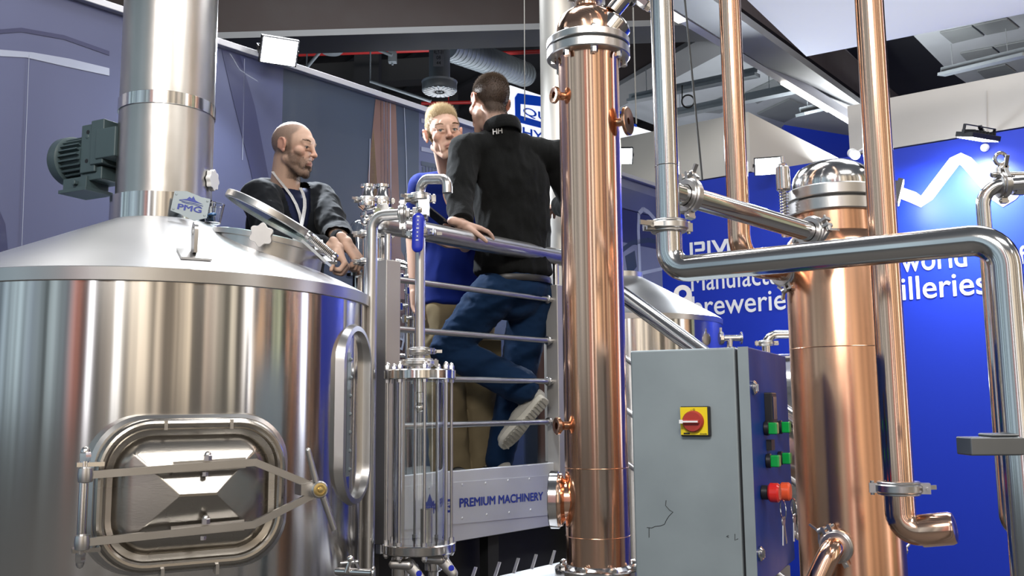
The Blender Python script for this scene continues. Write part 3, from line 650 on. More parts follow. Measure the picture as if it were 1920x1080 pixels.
b.hexbolt(mpt(-.257, .09, .078), ZU, .014, .03); b.hexbolt(mpt(-.257, -.122, .078), -ZU, .012, .03)
obj('hinge_pin', b, M['steel'], md)
b = MB(); hc = mpt(.295, .0, .135); b.bcyl(hc - mn * .06, hc, .022, .003); b.beam(mpt(.27, 0, .05), mpt(.27, 0, .11), .035, .03)
b.cyl(hc - mn * .012 + mx * .012 - ZU * .02, hc - mn * .012 + mx * .043 - ZU * .105, .0085, .0075, 14); b.cyl(hc - mn * .012 - mx * .008 + ZU * .02, hc - mn * .012 - mx * .030 + ZU * .10, .0085, .0075, 14)
b.ell(hc - mn * .012 - mx * .030 + ZU * .10, .0075, seg=12, rings=8)
hw_ = obj('clamp_handle', b, M['satin'], md)
b = MB(); b.lathe(hc, mn, [(.017, 0), (.017, .002), (.012, .003), (.012, .001), (.007, .001), (.006, .004), (0, .005)], 24); obj('brass_insert', b, M['brass'], hw_, label='brass centre of the handle')
for x, y in ((-.075, .17), (.085, .17), (-.07, -.19), (.06, -.19)): b = MB(); b.obox(mpt(x, y, .034), mx * .004, ZU * .012, mn * .02); obj('guide_pin', b, M['satin'], kt)
# ---- oblong pocket at the right side
pk = Vector((-.491, 2.857, 0)); pn_ = (pk - K).normalized(); pt_ = Vector((-pn_.y, pn_.x, 0))
zp = (at(660, 612, 2.75).z + at(650, 945, 2.75).z) / 2; ph = at(660, 605, 2.75).z - at(650, 950, 2.75).z
pkc = Vector((pk.x, pk.y, zp)) 
def pp(x, y, d): return pkc + pt_ * x + ZU * y + pn_ * d
b = MB(); PW = .235
L0 = rrect(pp(0, 0, -.05), pt_, ZU, PW + .03, ph + .05, PW / 2 + .012, 14); L1 = rrect(pp(0, 0, .016), pt_, ZU, PW, ph, PW / 2 - .001, 14); L2 = rrect(pp(0, 0, .018), pt_, ZU, PW - .03, ph - .03, PW / 2 - .016, 14); L3 = rrect(pp(0, 0, -.035), pt_, ZU, PW - .05, ph - .05, PW / 2 - .026, 14)
n_ = len(L0); b.add(L0 + L1 + L2 + L3, [(q * n_ + k, (q + 1) * n_ + k, (q + 1) * n_ + (k + 1) % n_, q * n_ + (k + 1) % n_) for q in range(3) for k in range(n_)] + [[3 * n_ + k for k in range(n_)]])
pc_ = obj('oblong_recess', b, M['satin'], kt)
b = MB(); b.obox(pp(-.062, 0, -.010), pt_ * .014, ZU * (ph / 2 - .085), pn_ * .02)
for k in range(7): b.hexbolt(pp(-.054, (k - 3) * (ph - .20) / 6.2, .010), pn_, .006, .006)
obj('gauge_strip', b, M['dull'], pc_)
# ---- roof hatch with its open glass lid
HR = .172; hn = Vector((.20, -.02, 1)).normalized(); hd = Vector((1, 0, 0)); hx = (hd - hn * hd.dot(hn)).normalized(); hy = hn.cross(hx)
hb = at(509, 450, 2.93) - hn * .12
b = MB(); b.lathe(hb, hn, [(HR, -.06), (HR, .098), (HR + .012, .10), (HR + .012, .116), (HR - .004, .12), (HR - .012, .116), (HR - .012, -.04)], 72); obj('hatch_neck', b, M['satin'], kt)
LR = .166; la = math.radians(28); ldx = Vector((-math.cos(la), .10, math.sin(la))).normalized(); ldn = Vector((math.sin(la), .04, math.cos(la))); ldn = (ldn - ldx * ldn.dot(ldx)).normalized()
lc = at(513, 410, 2.90)
b = MB(); b.ring(lc, ldn, LR - .013, LR, .024, 72, .003); lid = obj('hatch_lid_rim', b, M['satin'], kt)
b = MB(); b.lathe(lc, ldn, [(LR - .012, -.006), (LR - .012, .006)], 64); obj('lid_glass', b, M['lidglass'], lid, label='greenish glass of the open lid')
b = MB(); q0 = at(584, 446, 2.80); q1 = at(624, 480, 2.80); hel = []
for k in range(260):
    f = k / 259; e1_, e2_, a_ = basis(q1 - q0); t_ = 2 * PI * 17 * f
    hel.append(q0.lerp(q1, f) + (e1_ * math.cos(t_) + e2_ * math.sin(t_)) * .0125)
b.sweep(hel, .0017, 6); qd = (q1 - q0).normalized(); b.bcyl(q0 - qd * .015, q1 + qd * .008, .0075, .002, 16); b.bcyl(q0 - qd * .018, q0 - qd * .001, .014, .003, 20); b.bcyl(q1, q1 + qd * .014, .014, .003, 20)
obj('hinge_spring', b, M['steel'], lid)
b = MB(); b.beam(q0 - ldn * .012 + Vector((-.02, .02, 0)), q1 - ldn * .028, .05, .008, ldn); b.beam(q1 - ldn * .02 + Vector((0, .02, 0)), hb + hn * .10 + hx * HR, .04, .01); b.beam(lc - ldx * LR, q0.lerp(q1, .3) + Vector((0, .03, -.02)), .03, .012); obj('hinge_plate', b, M['satin'], lid)
# lobed hand knob on the neck
kc = at(491, 441, 2.93 - HR - .05); ka = Vector((.1, -1, -.05)).normalized()
e1_, e2_, _ = basis(ka)
ol = [kc + (e1_ * math.cos(a) + e2_ * math.sin(a)) * (.033 + .0042 * math.cos(6 * a + 1)) for a in [2 * PI * k / 72 for k in range(72)]]
b = MB(); b.prism(ol, ka * .014); b.cyl(kc - ka * .05, kc, .008, seg=14); b.bcyl(kc, kc - ka * .02, .016, .002); obj('hand_knob', b, M['satin'], kt, bevel=.003)
# ---- plastic cup on the cone
cdir = Vector((.62, -.12, 0)).normalized(); cup = at(398, 422, 2.93); cup.z = rz((Vector((cup.x, cup.y, 0)) - K).length) + .004
t = thing('plastic_cup', 'clear plastic cup with a blue scrap inside, on the kettle roof', 'cup', cup)
b = MB(); b.lathe(cup, ZU, [(.022, 0), (.025, .001), (.036, .062), (.0375, .063), (.0375, .066), (.035, .066), (.0235, .004), (0, .003)], 36); obj('cup_wall', b, M['glass'], t)
b = MB()
for k in range(5): b.ell(cup + Vector((rnd.uniform(-.012, .012), rnd.uniform(-.012, .012), .010 + .006 * k)), (.012, .010, .006), Matrix.Rotation(rnd.random() * 3, 3, 'X'), 8, 6)
obj('blue_scrap', b, mat('blue_foil', (.02, .25, .7), 0, .4), t, label='crumpled blue scrap')
# ---- gear motor behind the stack
ma = Vector((-.90, .43, 0)).normalized(); mo = at(171, 298, 3.04); my = ma.cross(ZU).normalized()
my = my if my.y < 0 else -my
t = thing('gear_motor', 'grey-green finned electric gear motor behind the stack', 'motor', mo)
def mq(a, y, z): return mo + ma * a + my * y + ZU * z
b = MB(); b.cyl(mq(-.02, 0, 0), mq(.072, 0, 0), .062, seg=40)
for k in range(26):
    a = 2 * PI * k / 26; d = my * math.cos(a) + ZU * math.sin(a); b.beam(mq(-.018, 0, 0) + d * .066, mq(.07, 0, 0) + d * .066, .005, .020, d)
obj('finned_body', b, M['motor'], t)
b = MB(); b.lathe(mo, ma, [(.078, .072), (.084, .076), (.084, .11), (.076, .122), (0, .124)], 40); obj('fan_cover', b, M['motor'], t)
b = MB(); b.obox(mq(-.055, .0, .015), ma * .035, my * .06, ZU * .082); b.obox(mq(-.10, 0, .03), ma * .03, my * .065, ZU * .075); b.cyl(mq(-.05, .055, .055), mq(-.05, .063, .055), .008); b.obox(mq(-.062, 0, -.07), ma * .05, my * .05, ZU * .022)
b.beam(mq(-.1, .02, .02), mq(-.19, .02, .02), .1, .1)
obj('gearbox', b, M['motor'], t, bevel=.005)
for z in (.07, -.028): b = MB(); b.cyl(mq(-.052, .0605, z), mq(-.052, .0612, z), .007, seg=16); obj('bolt_hole', b, M['black'], t)
b = MB(); b.obox(mq(.0, .015, -.098), ma * .055, my * .045, ZU * .02); b.obox(mq(-.0, .015, -.122), ma * .065, my * .055, ZU * .006); b.bcyl(mq(-.01, .06, -.098), mq(-.01, .075, -.098), .010, .002, 6); obj('terminal_box', b, M['motor'], t, bevel=.004)
# ================================================================ PLATFORM, RAILING
RB = at(890, 880, 4.0); DECK = RB.z - .09
R0 = Vector((RB.x, RB.y, 0))
def rail(px): # distance along the rail line for a picture column
    d = ray(px, 700); k = d.x / d.y; s = (k * R0.y - R0.x) / (U.x - k * U.y); return s
RN = NM
sL, sR = rail(727), rail(1040)
t = thing('work_platform', 'raised steel work platform with riveted front sheet and blue lettering', 'platform', R0 + U * .5)
p0 = R0 + U * (sL - .02); p1 = R0 + U * (rail(1120))
b = MB(); q = lambda s, o, z: R0 + U * s + RN * o + ZU * z
b.prism([q(-.66, -.03, DECK - .04), q(1.08, -.03, DECK - .04), q(1.08, -1.42, DECK - .04), q(-.66, -1.42, DECK - .04)], ZU * .04); obj('deck', b, M['greysteel'], t)
skz0 = at(890, 1011, 3.98).z; skz1 = RB.z
b = MB(); b.prism([q(sL - .03, .0, skz0), q(1.0, .0, skz0), q(1.0, .0, skz1), q(sL - .03, 0, skz1)], -RN * .03); sk = obj('front_sheet', b, M['skirt'], t, bevel=.003)
def onsk(x, y, e=0): return onplane(x, y, R0 + RN * e, RN)
b = MB(); b.prism([onsk(740, 913, .001), onsk(1055, 889, .001), onsk(1055, 963, .001), onsk(740, 994, .001)], RN * .004)
for x, y in ((773, 918), (867, 909), (911, 906), (953, 901), (993, 898), (772, 985), (867, 972), (913, 965), (955, 961), (995, 956), (812, 914), (815, 980)):
    b.lathe(onsk(x, y, .005), RN, [(.006, 0), (.005, .0015), (0, .0025)], 12)
sp_ = obj('sign_plate', b, M['skirt'], sk)
b = MB(); o_ = onsk(862, 951, .006); e_ = (onsk(1018, 937, .006) - o_); hh = (onsk(862, 935, .006) - o_).length
b.text('PREMIUM MACHINERY', o_, e_.normalized(), ZU, hh, e_.length, .0008, .03)
o_ = onsk(795, 966, .006); b.text('PMG', o_, U, ZU, .05, .16, .0008, .02)
b.prism([onsk(x, y, .006) for x, y in ((795, 950), (806, 940), (813, 925), (817, 932), (822, 940), (828, 944), (845, 944), (828, 948), (812, 947))], RN * .0008)
b.sweep([onsk(x, y, .0066) for x, y in ((796, 955), (815, 951), (832, 952), (847, 947))], .002, 6)
obj('sheet_lettering', b, M['blulet'], sp_, label='dark blue words and mountain mark')
for s in (-.5, 0.2, .98):
    for o in (-.1, -1.25):
        b = MB(); b.box(q(s, o, (DECK - .04) / 2), (.06, .06, DECK - .04), .7); obj('support_post', b, M['dark'], t)
b = MB(); b.prism([q(-.62, -.2, .3), q(1.05, -.2, .3), q(1.05, -.2, DECK - .05), q(-.62, -.2, DECK - .05)], -RN * .02); obj('back_sheet', b, M['dark'], t)
t = thing('guard_railing', 'tubular steel guard railing with four thin bars and a thick handrail', 'railing', R0)
hz = at(890, 452, 4.0).z
b = MB(); h0 = q(rail(716) - .0, 0, hz); h1 = q(rail(1052) + .12, 0, hz); b.sweep([h0, h0.lerp(h1, .5), h1], .040, 28); b.ell(h0, .040, seg=24, rings=16)
obj('handrail', b, M['satin'], t)
for px in (543, 628, 712, 795):
    b = MB(); z = at(890, px, 4.0).z; a_, c_ = q(sL, 0, z), q(sR, 0, z); b.cyl(a_, c_, .0125, seg=18)
    b.lathe(c_, -U, [(.02, .045), (.022, .05), (.02, .056), (.013, .06)], 18); obj('rail_bar', b, M['satin'], t)
for s, zt0 in ((sL - .005, at(727, 490, q(sL, 0, 0).y).z), (sR + .02, at(1040, 535, q(sR, 0, 0).y).z)):
    c_ = q(s, 0, 0); b = MB(); b.obox(c_ + ZU * (zt0 + RB.z - .25) / 2, U * .038, RN * .036, ZU * (zt0 - RB.z + .25) / 2); obj('post', b, M['postm'], t, bevel=.004)
    b = MB(); b.cyl(c_ + ZU * (zt0 - .01), c_ + ZU * (hz - .01), .014, seg=18); obj('handrail_stem', b, M['satin'], t)
# ================================================================ fittings
def clamp(name, c, ax, r, parent, wing=None, m='satin', h=.016, wl=.034):
    """hinged pipe clamp: two flat rings, a bolt and a wing nut on the side 'wing'"""
    c = Vector(c); ax = Vector(ax).normalized(); e1, e2, _ = basis(ax, wing)
    b = MB(); b.ring(c, ax, r * .9, r + .014, h, 40, .003); b.ring(c + ax * h * .62, ax, r * .9, r + .010, .006, 40); b.ring(c - ax * h * .62, ax, r * .9, r + .010, .006, 40)
    w0 = c + e1 * (r + .018)
    b.obox(w0 + e2 * .009, e1 * .011, e2 * .004, ax * h * .6); b.obox(w0 - e2 * .009, e1 * .011, e2 * .004, ax * h * .6)
    b.cyl(w0 + e1 * .004 - e2 * .022, w0 + e1 * .004 + e2 * .026, .0036, seg=10); b.cyl(w0 + e1 * .004 + e2 * .013, w0 + e1 * .004 + e2 * .026, .008, seg=14)
    for s in (-1, 1): b.beam(w0 + e1 * .004 + e2 * .022, w0 + e1 * (.004 + s * .6 * wl) + e2 * .036, .010, .005, e2)
    b.obox(c - e1 * (r + .018), e1 * .009, e2 * .007, ax * h * .55); b.cyl(c - e1 * (r + .02) - ax * h * .8, c - e1 * (r + .02) + ax * h * .8, .0045, seg=10)
    return obj(name, b, M[m], parent)
def pipe(name, label, cat, pts, r, fil, m, seg=32, base=None, group=None):
    t = thing(name, label, cat, base or pts[0], group); b = MB(); b.tube(pts, r, fil, seg); obj('pipe', b, M[m] if isinstance(m, str) else m, t); return t
# ---- sight glass vessel with tie rods
GY = 3.0; g0 = at(787, 702, GY); gx_, gy_ = g0.x, g0.y
def gz(py): return at(787, py, GY).z
G = lambda z: Vector((gx_, gy_, z))
t = thing('sight_glass_vessel', 'clear glass cylinder vessel between bolted flanges, held by thin tie rods', 'vessel', G(gz(1022)))
fr_ = .117
for nm, za, zb_ in (('top_flange', gz(712), gz(694)), ('bottom_flange', gz(1034), gz(1016))):
    b = MB(); b.bcyl(G(za), G(zb_), fr_, .003, 56); obj(nm, b, M['steel'], t)
b = MB(); b.lathe(G(0), ZU, [(.083, gz(1016)), (.083, gz(712)), (.078, gz(712)), (.078, gz(1016))], 48, closed=True); obj('glass_tube', b, M['glass'], t)
for k in range(8):
    a = 2 * PI * (k + .32) / 8; o_ = Vector((math.cos(a), math.sin(a), 0)) * .104
    b = MB(); b.cyl(G(gz(1034)) + o_, G(gz(694)) + o_, .0046, seg=12); b.hexbolt(G(gz(694)) + o_, ZU, .0095, .022); b.hexbolt(G(gz(1034)) + o_, -ZU, .0095, .016)
    b.hexbolt(G(gz(712)) + o_, -ZU, .0085, .01, False); b.hexbolt(G(gz(1016)) + o_, ZU, .0085, .01, False); obj('tie_rod', b, M['satin'], t)
b = MB(); b.cyl(G(gz(694)), G(gz(735)), .016, seg=24); b.bcyl(G(gz(735)), G(gz(756)), .013, .003); b.ell(G(gz(765)), (.016, .016, .016)); b.cyl(G(gz(694)), G(gz(676)), .036, seg=32); obj('inlet_tube', b, M['steel'], t)
b = MB(); o_ = Vector((.022, .01, 0)); b.cyl(G(gz(1016)) + o_, G(gz(955)) + o_, .019, seg=28); obj('overflow_tube', b, M['satin'], t)
# ---- riser pipe, ball valve and spout
t = thing('riser_pipe', 'slim vertical steel pipe rising from the sight glass flange to the valve', 'pipe', G(gz(690)))
b = MB(); b.cyl(G(gz(682)), G(gz(432)), .0165, seg=28); obj('pipe', b, M['satin'], t)
clamp('clamp', G(gz(659)), ZU, .020, t, Vector((1, -.5, 0))); clamp('clamp', G(gz(437)), ZU, .020, t, Vector((1, -.3, 0)))
clamp('flange_clamp', G(gz(680)), ZU, .034, t, Vector((-1, -.4, 0)))
t = thing('ball_valve', 'steel ball valve with a long blue hanging lever', 'valve', G(gz(400)))
vc = G(gz(402)); b = MB(); b.bcyl(vc - ZU * .045, vc + ZU * .05, .018, .003); b.ell(vc, .027); b.obox(vc, (.024, 0, 0), (0, .024, 0), (0, 0, .02)); b.bcyl(vc - Vector((.07, -.0, 0)), vc, .015, .003)
b.bcyl(vc - Vector((.050, 0, 0)), vc - Vector((.032, 0, 0)), .021, .003, 6); b.bcyl(vc, vc - Vector((0, .045, 0)), .012, .003); b.hexbolt(vc - Vector((0, .045, -.005)), (0, -1, 0), .012, .012); obj('valve_body', b, M['steel'], t, bevel=.002)
b = MB(); la_ = vc + Vector((.0, -.045, .02)); b.beam(la_ + Vector((.014, 0, .02)), la_ + Vector((.016, 0, -.03)), .032, .004, (0, 1, 0)); b.obox(la_ + Vector((.030, .005, -.0)), (.003, 0, 0), (0, .012, 0), (0, 0, .034)); lv = obj('lever', b, M['satin'], t)
b = MB(); lp0 = vc + Vector((-.001, -.052, -.025)); lp1 = vc + Vector((-.004, -.052, -.118)); b.cap(lp0, lp1, .0195, .0185, 20, flat=.42, hint=(0, 1, 0)); gr = obj('grip', b, M['blueh'], lv, label='blue plastic lever grip')
b = MB()
for k in range(7): b.obox(lp0 + Vector((-.0005 * k, -.0088, .006 - k * .013)), (.0022 if k % 3 else .0042, 0, 0), (0, .0005, 0), (0, 0, .0016))
obj('grip_marks', b, M['whitelet'], gr)
t = thing('gooseneck_spout', 'short bent steel spout curving right above the ball valve', 'spout', G(gz(372)))
sp0 = G(gz(384)); b = MB(); b.tube([sp0, G(gz(336)), at(838, 336, 2.9), at(839, 362, 2.9)], .0165, .04, 24); obj('pipe', b, M['satin'], t); clamp('clamp', G(gz(372)), ZU, .024, t, Vector((-1, -.2, 0)), h=.02)
e_ = vc - Vector((.07, 0, 0)); d0 = at(698, 404, 3.02)
t = pipe('elbow_pipe', 'steel pipe leaving the ball valve leftwards and dropping beside the kettle', 'pipe', [e_, Vector((d0.x, d0.y, e_.z)), Vector((d0.x, d0.y, .5))], .0185, .055, 'satin', 28)
clamp('clamp', e_ - Vector((-.012, 0, 0)), (1, 0, 0), .021, t, -ZU)
# ---- valves below the vessel
for (px, py, Y, lab) in ((752, 1062, 2.97, 'butterfly valve with a blue dot lever under the sight glass, left one'), (812, 1052, 3.02, 'butterfly valve with a blue dot lever under the sight glass, right one')):
    c = at(px, py, Y); t = thing('butterfly_valve', lab, 'valve', c, 'butterfly valves under the sight glass')
    b = MB(); b.bcyl(c - ZU * .03, c + ZU * .025, .030, .004, 32); b.cyl(c + ZU * .02, Vector((c.x, c.y, gz(1034))), .018, seg=24); b.cyl(c - ZU * .3, c - ZU * .03, .018, seg=24)
    b.bcyl(Vector((c.x, c.y, gz(1034) - .005)), Vector((c.x, c.y, gz(1034) - .022)), .032, .003); b.bcyl(c, c + Vector((.05, -.03, 0)), .014, .002); obj('valve_body', b, M['steel'], t)
    b = MB(); b.cap(c + Vector((.03, -.045, .012)), c + Vector((.066, -.05, -.03)), .020, .016, 20, .5, (0, 1, 0)); b.cap(c + Vector((-.02, -.035, .012)), c + Vector((.03, -.045, .012)), .014, .017, 16); lv = obj('lever', b, M['satin'], t)
    b = MB(); b.lathe(c + Vector((.062, -.059, -.012)), (0.1, -1, 0), [(.009, 0), (.009, .002), (0, .0025)], 20); obj('blue_dot', b, M['blueh'], lv, label='round blue cap')
c = at(672, 1073, 2.35); t = thing('sample_valve', 'small steel sampling valve low on the kettle side', 'valve', c)
b = MB(); b.bcyl(c - Vector((.06, -.02, 0)), c + Vector((.035, -.01, 0)), .009, .002); b.bcyl(c + Vector((.035, -.01, 0)), c + Vector((.042, -.01, 0)), .016, .002); b.cyl(c - Vector((.03, 0, 0)), c + Vector((-.02, 0, .03)), .006); b.ell(c + Vector((-.02, 0, .032)), .009)
b.bcyl(c + Vector((-.045, 0, .022)), c + Vector((-.0, 0, .026)), .004, .001); b.beam(c + Vector((-.01, 0, .03)), c + Vector((.005, 0, .0)), .008, .004); obj('valve_body', b, M['steel'], t)
# ================================================================ FRONT COPPER COLUMN
A0 = at(1113, 600, 2.9); AR = .098
def az_(py, px=1113): return at(px, py, 2.9).z
A = lambda z: Vector((A0.x, A0.y, z))
t = thing('copper_column', 'slim polished copper column with a flanged dome, in front of the railing', 'column', A(az_(1066)))
zf1 = az_(112, 1098)
b = MB(); b.lathe(A(0), ZU, [(AR, az_(1056)), (AR, zf1 - .01), (AR + .004, zf1)], 72); obj('column_shell', b, M['copper'], t)
b = MB()
for py in (876, 1003): b.torus(A(az_(py)), ZU, AR, .0015, 72, 8)
obj('weld_seams', b, M['copper2'], t)
FR = .1355
for nm, z0_, z1_ in (('lower_flange', zf1 - .001, zf1 + .030), ('upper_flange', zf1 + .036, zf1 + .062)):
    b = MB(); b.bcyl(A(z0_), A(z1_), FR, .003, 72); obj(nm, b, M['satin'], t)
b = MB(); b.cyl(A(zf1 + .03), A(zf1 + .036), FR - .004, seg=72); obj('gasket', b, M['rubber'], t)
for k in range(8):
    a = 2 * PI * (k + .1) / 8; o_ = Vector((math.cos(a), math.sin(a), 0)) * .117
    b = MB(); b.cyl(A(zf1 - .012) + o_, A(zf1 + .07) + o_, .006, seg=12); b.hexbolt(A(zf1) + o_, -ZU, .0115, .02, False); b.hexbolt(A(zf1 + .062) + o_, ZU, .0115, .012); obj('flange_bolt', b, M['steel'], t)
zd = zf1 + .058; b = MB(); b.lathe(A(zd), ZU, [(.104, 0), (.104, .03), (.100, .055), (.088, .085), (.066, .104), (.044, .112), (.036, .122), (.036, .15)], 64); dm = obj('dome_cap', b, M['copper'], t)
zn = zd + .15; clamp('neck_clamp', A(zn), ZU, .036, t, Vector((-1, -.4, 0)), h=.022)
b = MB(); b.lathe(A(zn), ZU, [(.034, .01), (.034, .5)], 40); obj('neck_pipe', b, M['copper'], t)
b = MB(); gp = A(zd + .05) + Vector((.085, -.04, 0)); gd = Vector((.62, -.05, .75)).normalized(); b.lathe(gp + Vector((.0, 0, -.01)), gd, [(.052, -.03), (.052, .012), (.045, .02), (.03, .028), (.0, .03)], 36); gpt = obj('sight_port', b, M['steel'], t)
b = MB(); gs = gp + gd * .02 + Vector((-.02, 0, .02)); b.cyl(gs, gs + gd * .4, .026, seg=28)
for s in (.06, .10, .2): b.bcyl(gs + gd * s, gs + gd * (s + .018), .040, .003, 28)
n2 = gd.cross(Vector((0, 1, 0))).normalized()
for s in (-1, 1): b.bcyl(gs + gd * .09 + n2 * s * .03, gs + gd * .09 + n2 * s * .075, .022, .004, 8); b.hexbolt(gs + gd * .09 + n2 * s * .075, n2 * s, .02, .02)
obj('cross_fitting', b, M['steel'], t)
for px, py, s_, lbl in ((1033, 190, -1, 'ferrule'), (1170, 238, 1, 'ferrule'), (1047, 798, -1, 'ferrule')):
    z = at(px, py, 2.9).z; dd = Vector((s_ * .88, -.47, 0)).normalized() if py < 700 else Vector((-.93, -.37, 0)); b = MB()
    rr_ = .027 if py != 238 else .046
    b.lathe(A(z) + dd * (AR - .01), dd, [(.013, 0), (.013, .024), (rr_ * .8, .034), (rr_, .038), (rr_, .046), (rr_ - .003, .048), (.011, .046), (.011, .01)], 32); obj(lbl, b, M['copper2'], t)
pz = at(1043, 938, 2.9).z; pd = Vector((-.97, .16, 0)).normalized(); b = MB(); pb_ = A(pz) + pd * (AR - .012)
b.lathe(pb_, pd, [(.060, -.02), (.060, .010), (.068, .016), (.079, .020), (.081, .026), (.082, .040), (.07, .052), (0, .052)], 48)
obj('side_port', b, M['copper'], t, label='round copper side port with steel face')
b = MB(); b.ring(pb_ + pd * .044, pd, .078, .088, .030, 48, .003); obj('port_ring', b, M['steel'], t)
b = MB(); zb_ = az_(1062, 1123); b.bcyl(A(zb_ - .03), A(zb_), .134, .003, 64); b.lathe(A(zb_), ZU, [(AR + .012, 0), (AR + .004, .006), (AR, .01)], 64)
for k in range(8):
    a = 2 * PI * (k + .4) / 8; b.hexbolt(A(zb_) + Vector((math.cos(a), math.sin(a), 0)) * .117, ZU, .0115, .014)
obj('base_flange', b, M['steel'], t)
# frame table that carries the still
zt2 = zb_ - .032
t = thing('still_frame', 'low stainless frame table under the front copper column', 'table', A(0) + Vector((0, .1, 0)))
fx = V; 
b = MB(); cfr = A(zt2 - .02) ; b.obox(cfr, V * .16, U * .17, ZU * .02); obj('table_top', b, M['skirt'], t, bevel=.004)
for a_, c_ in ((-1, -1), (-1, 1), (1, -1), (1, 1)):
    b = MB(); p = A(0) + V * .13 * a_ + U * .14 * c_; b.box(p + ZU * (zt2 - .04) / 2, (.04, .04, zt2 - .04), .7); obj('leg', b, M['satin'], t)
# tray with upright fins
tz = at(985, 1068, 3.25).z
t = thing('finned_tray', 'steel tray with a row of slanted upright fins under the platform', 'tray', at(985, 1068, 3.25))
q0, q1 = at(850, 1096, 3.1), onz(1062, 1048, at(850, 1096, 3.1).z)
dirt = (q1 - q0).normalized(); b = MB(); b.obox((q0 + q1) / 2 - ZU * .02 + dirt.cross(ZU) * .11, dirt * ((q1 - q0).length / 2 + .05), dirt.cross(ZU) * .12, ZU * .012); obj('tray', b, M['skirt'], t, bevel=.003)
for px in (880, 922, 957, 992, 1030):
    f = (px - 850) / 212; p = q0.lerp(q1, f) - ZU * .012; b = MB(); b.beam(p - dirt * .008, p + dirt * .022 + ZU * .052, .012, .004, dirt); obj('fin', b, M['satin'], t)
for s_ in (0.05, .95):
    b = MB(); p = q0.lerp(q1, s_) + dirt.cross(ZU) * .11; b.cyl(Vector((p.x, p.y, 0)), Vector((p.x, p.y, p.z - .03)), .02); obj('leg', b, M['satin'], t)
# ================================================================ CONTROL CABINET
ca = at(1181, 658, 2.15); cx = Vector((.896, -.443, 0)); cy = Vector((.443, .896, 0)); cw = .244; cdp = .455
cb = at(1390, 1105, 2.06).z; ctz = ca.z
cab = thing('control_cabinet', 'grey steel control cabinet with a red and yellow isolator switch and a blue door', 'cabinet', Vector((ca.x, ca.y, 0)) + cx * cw / 2 + cy * cdp / 2)
Cq = lambda x, y, z: Vector((ca.x, ca.y, 0)) + cx * x + cy * y + ZU * z
b = MB(); b.obox(Cq(cw / 2, cdp / 2, (ctz + cb) / 2), cx * cw / 2, cy * cdp / 2, ZU * (ctz - cb) / 2); obj('body', b, M['dull'], cab, bevel=.005)
b = MB(); b.obox(Cq(cw + .004, cdp / 2, (ctz + cb) / 2), cx * .004, cy * (cdp / 2 - .006), ZU * ((ctz - cb) / 2 - .006)); obj('door_gasket', b, M['black'], cab)
b = MB(); b.obox(Cq(cw + .018, cdp / 2, (ctz + cb) / 2), cx * .011, cy * (cdp / 2 + .002), ZU * ((ctz - cb) / 2)); door = obj('door', b, M['bluedoor'], cab, bevel=.004, label='blue cabinet door')
b = MB(); b.obox(Cq(cw + .018, -.0035, (ctz + cb) / 2), cx * .0115, cy * .002, ZU * ((ctz - cb) / 2)); obj('door_edge', b, M['dull'], door, label='plain grey door edge')
DXo = cw + .029
def ondoor(px, py): return onplane(px, py, Cq(DXo, 0, 0), cx)
def onfront(px, py, e=0): return onplane(px, py, Cq(0, -e, 0), -cy)
for px, py in ((1411, 727), (1423, 1038)):
    c = ondoor(px, py); b = MB(); b.lathe(c, cx, [(.016, 0), (.016, .005), (.012, .009), (0, .010)], 24); b.beam(c + cx * .01 - ZU * .008, c + cx * .01 + ZU * .008, .003, .006, cx); obj('door_lock', b, M['steel'], door)
c = ondoor(1438, 765); b = MB(); b.obox(c + cx * .008, cy * .028, ZU * .036, cx * .010); dsp = obj('display', b, M['black'], door, bevel=.003)
b = MB(); b.obox(c + cx * .0185, cy * .020, ZU * .026, cx * .0008); obj('display_window', b, mat('dark_screen', (.02, .03, .08), 0, .1), dsp)
for px, py in ((1433, 803), (1458, 801), (1437, 864), (1459, 859)):
    c = ondoor(px, py); t2 = MB(); t2.bcyl(c, c + cx * .012, .0165, .002); pb2 = obj('push_button', t2, M['black'], door); t2 = MB(); t2.obox(c + cx * .021, cy * .0135, ZU * .0135, cx * .010); obj('green_lens', t2, M['green'], pb2, bevel=.003, label='green lit-style button cap')
c = ondoor(1440, 834); b = MB(); b.obox(c + cx * .006, cy * .02, ZU * .012, cx * .006); obj('label_holder', b, M['black'], door)
for px, py, m_, lbl in ((1428, 923, 'redclear', 'red key knob'), (1450, 921, 'orange', 'orange-red mushroom knob')):
    c = ondoor(px, py); b = MB(); b.bcyl(c, c + cx * .016, .016, .002); kb_ = obj('key_switch', b, M['black'], door); b = MB(); b.bcyl(c + cx * .016, c + cx * .040, .0215, .004, 32); obj('knob', b, M[m_], kb_, label=lbl)
    e = c + cx * .045 - ZU * .036; t = thing('key_bunch', 'bunch of keys hanging from the %s on the blue door' % lbl, 'keys', e, 'keys on the cabinet door')
    b = MB(); b.torus(e, (cx + cy * .5), .021, .0012, 28, 8); obj('key_ring', b, M['steel'], t)
    for s_ in (-1, 1):
        b = MB(); b.lathe(e - ZU * .024 + cy * .008 * s_, cx, [(.009, -.001), (.009, .001)], 16); b.beam(e - ZU * .03 + cy * .006 * s_, e - ZU * .075 + cy * (.004 + .02 * s_), .0075, .0022, cx); obj('key', b, M['satin'], t)
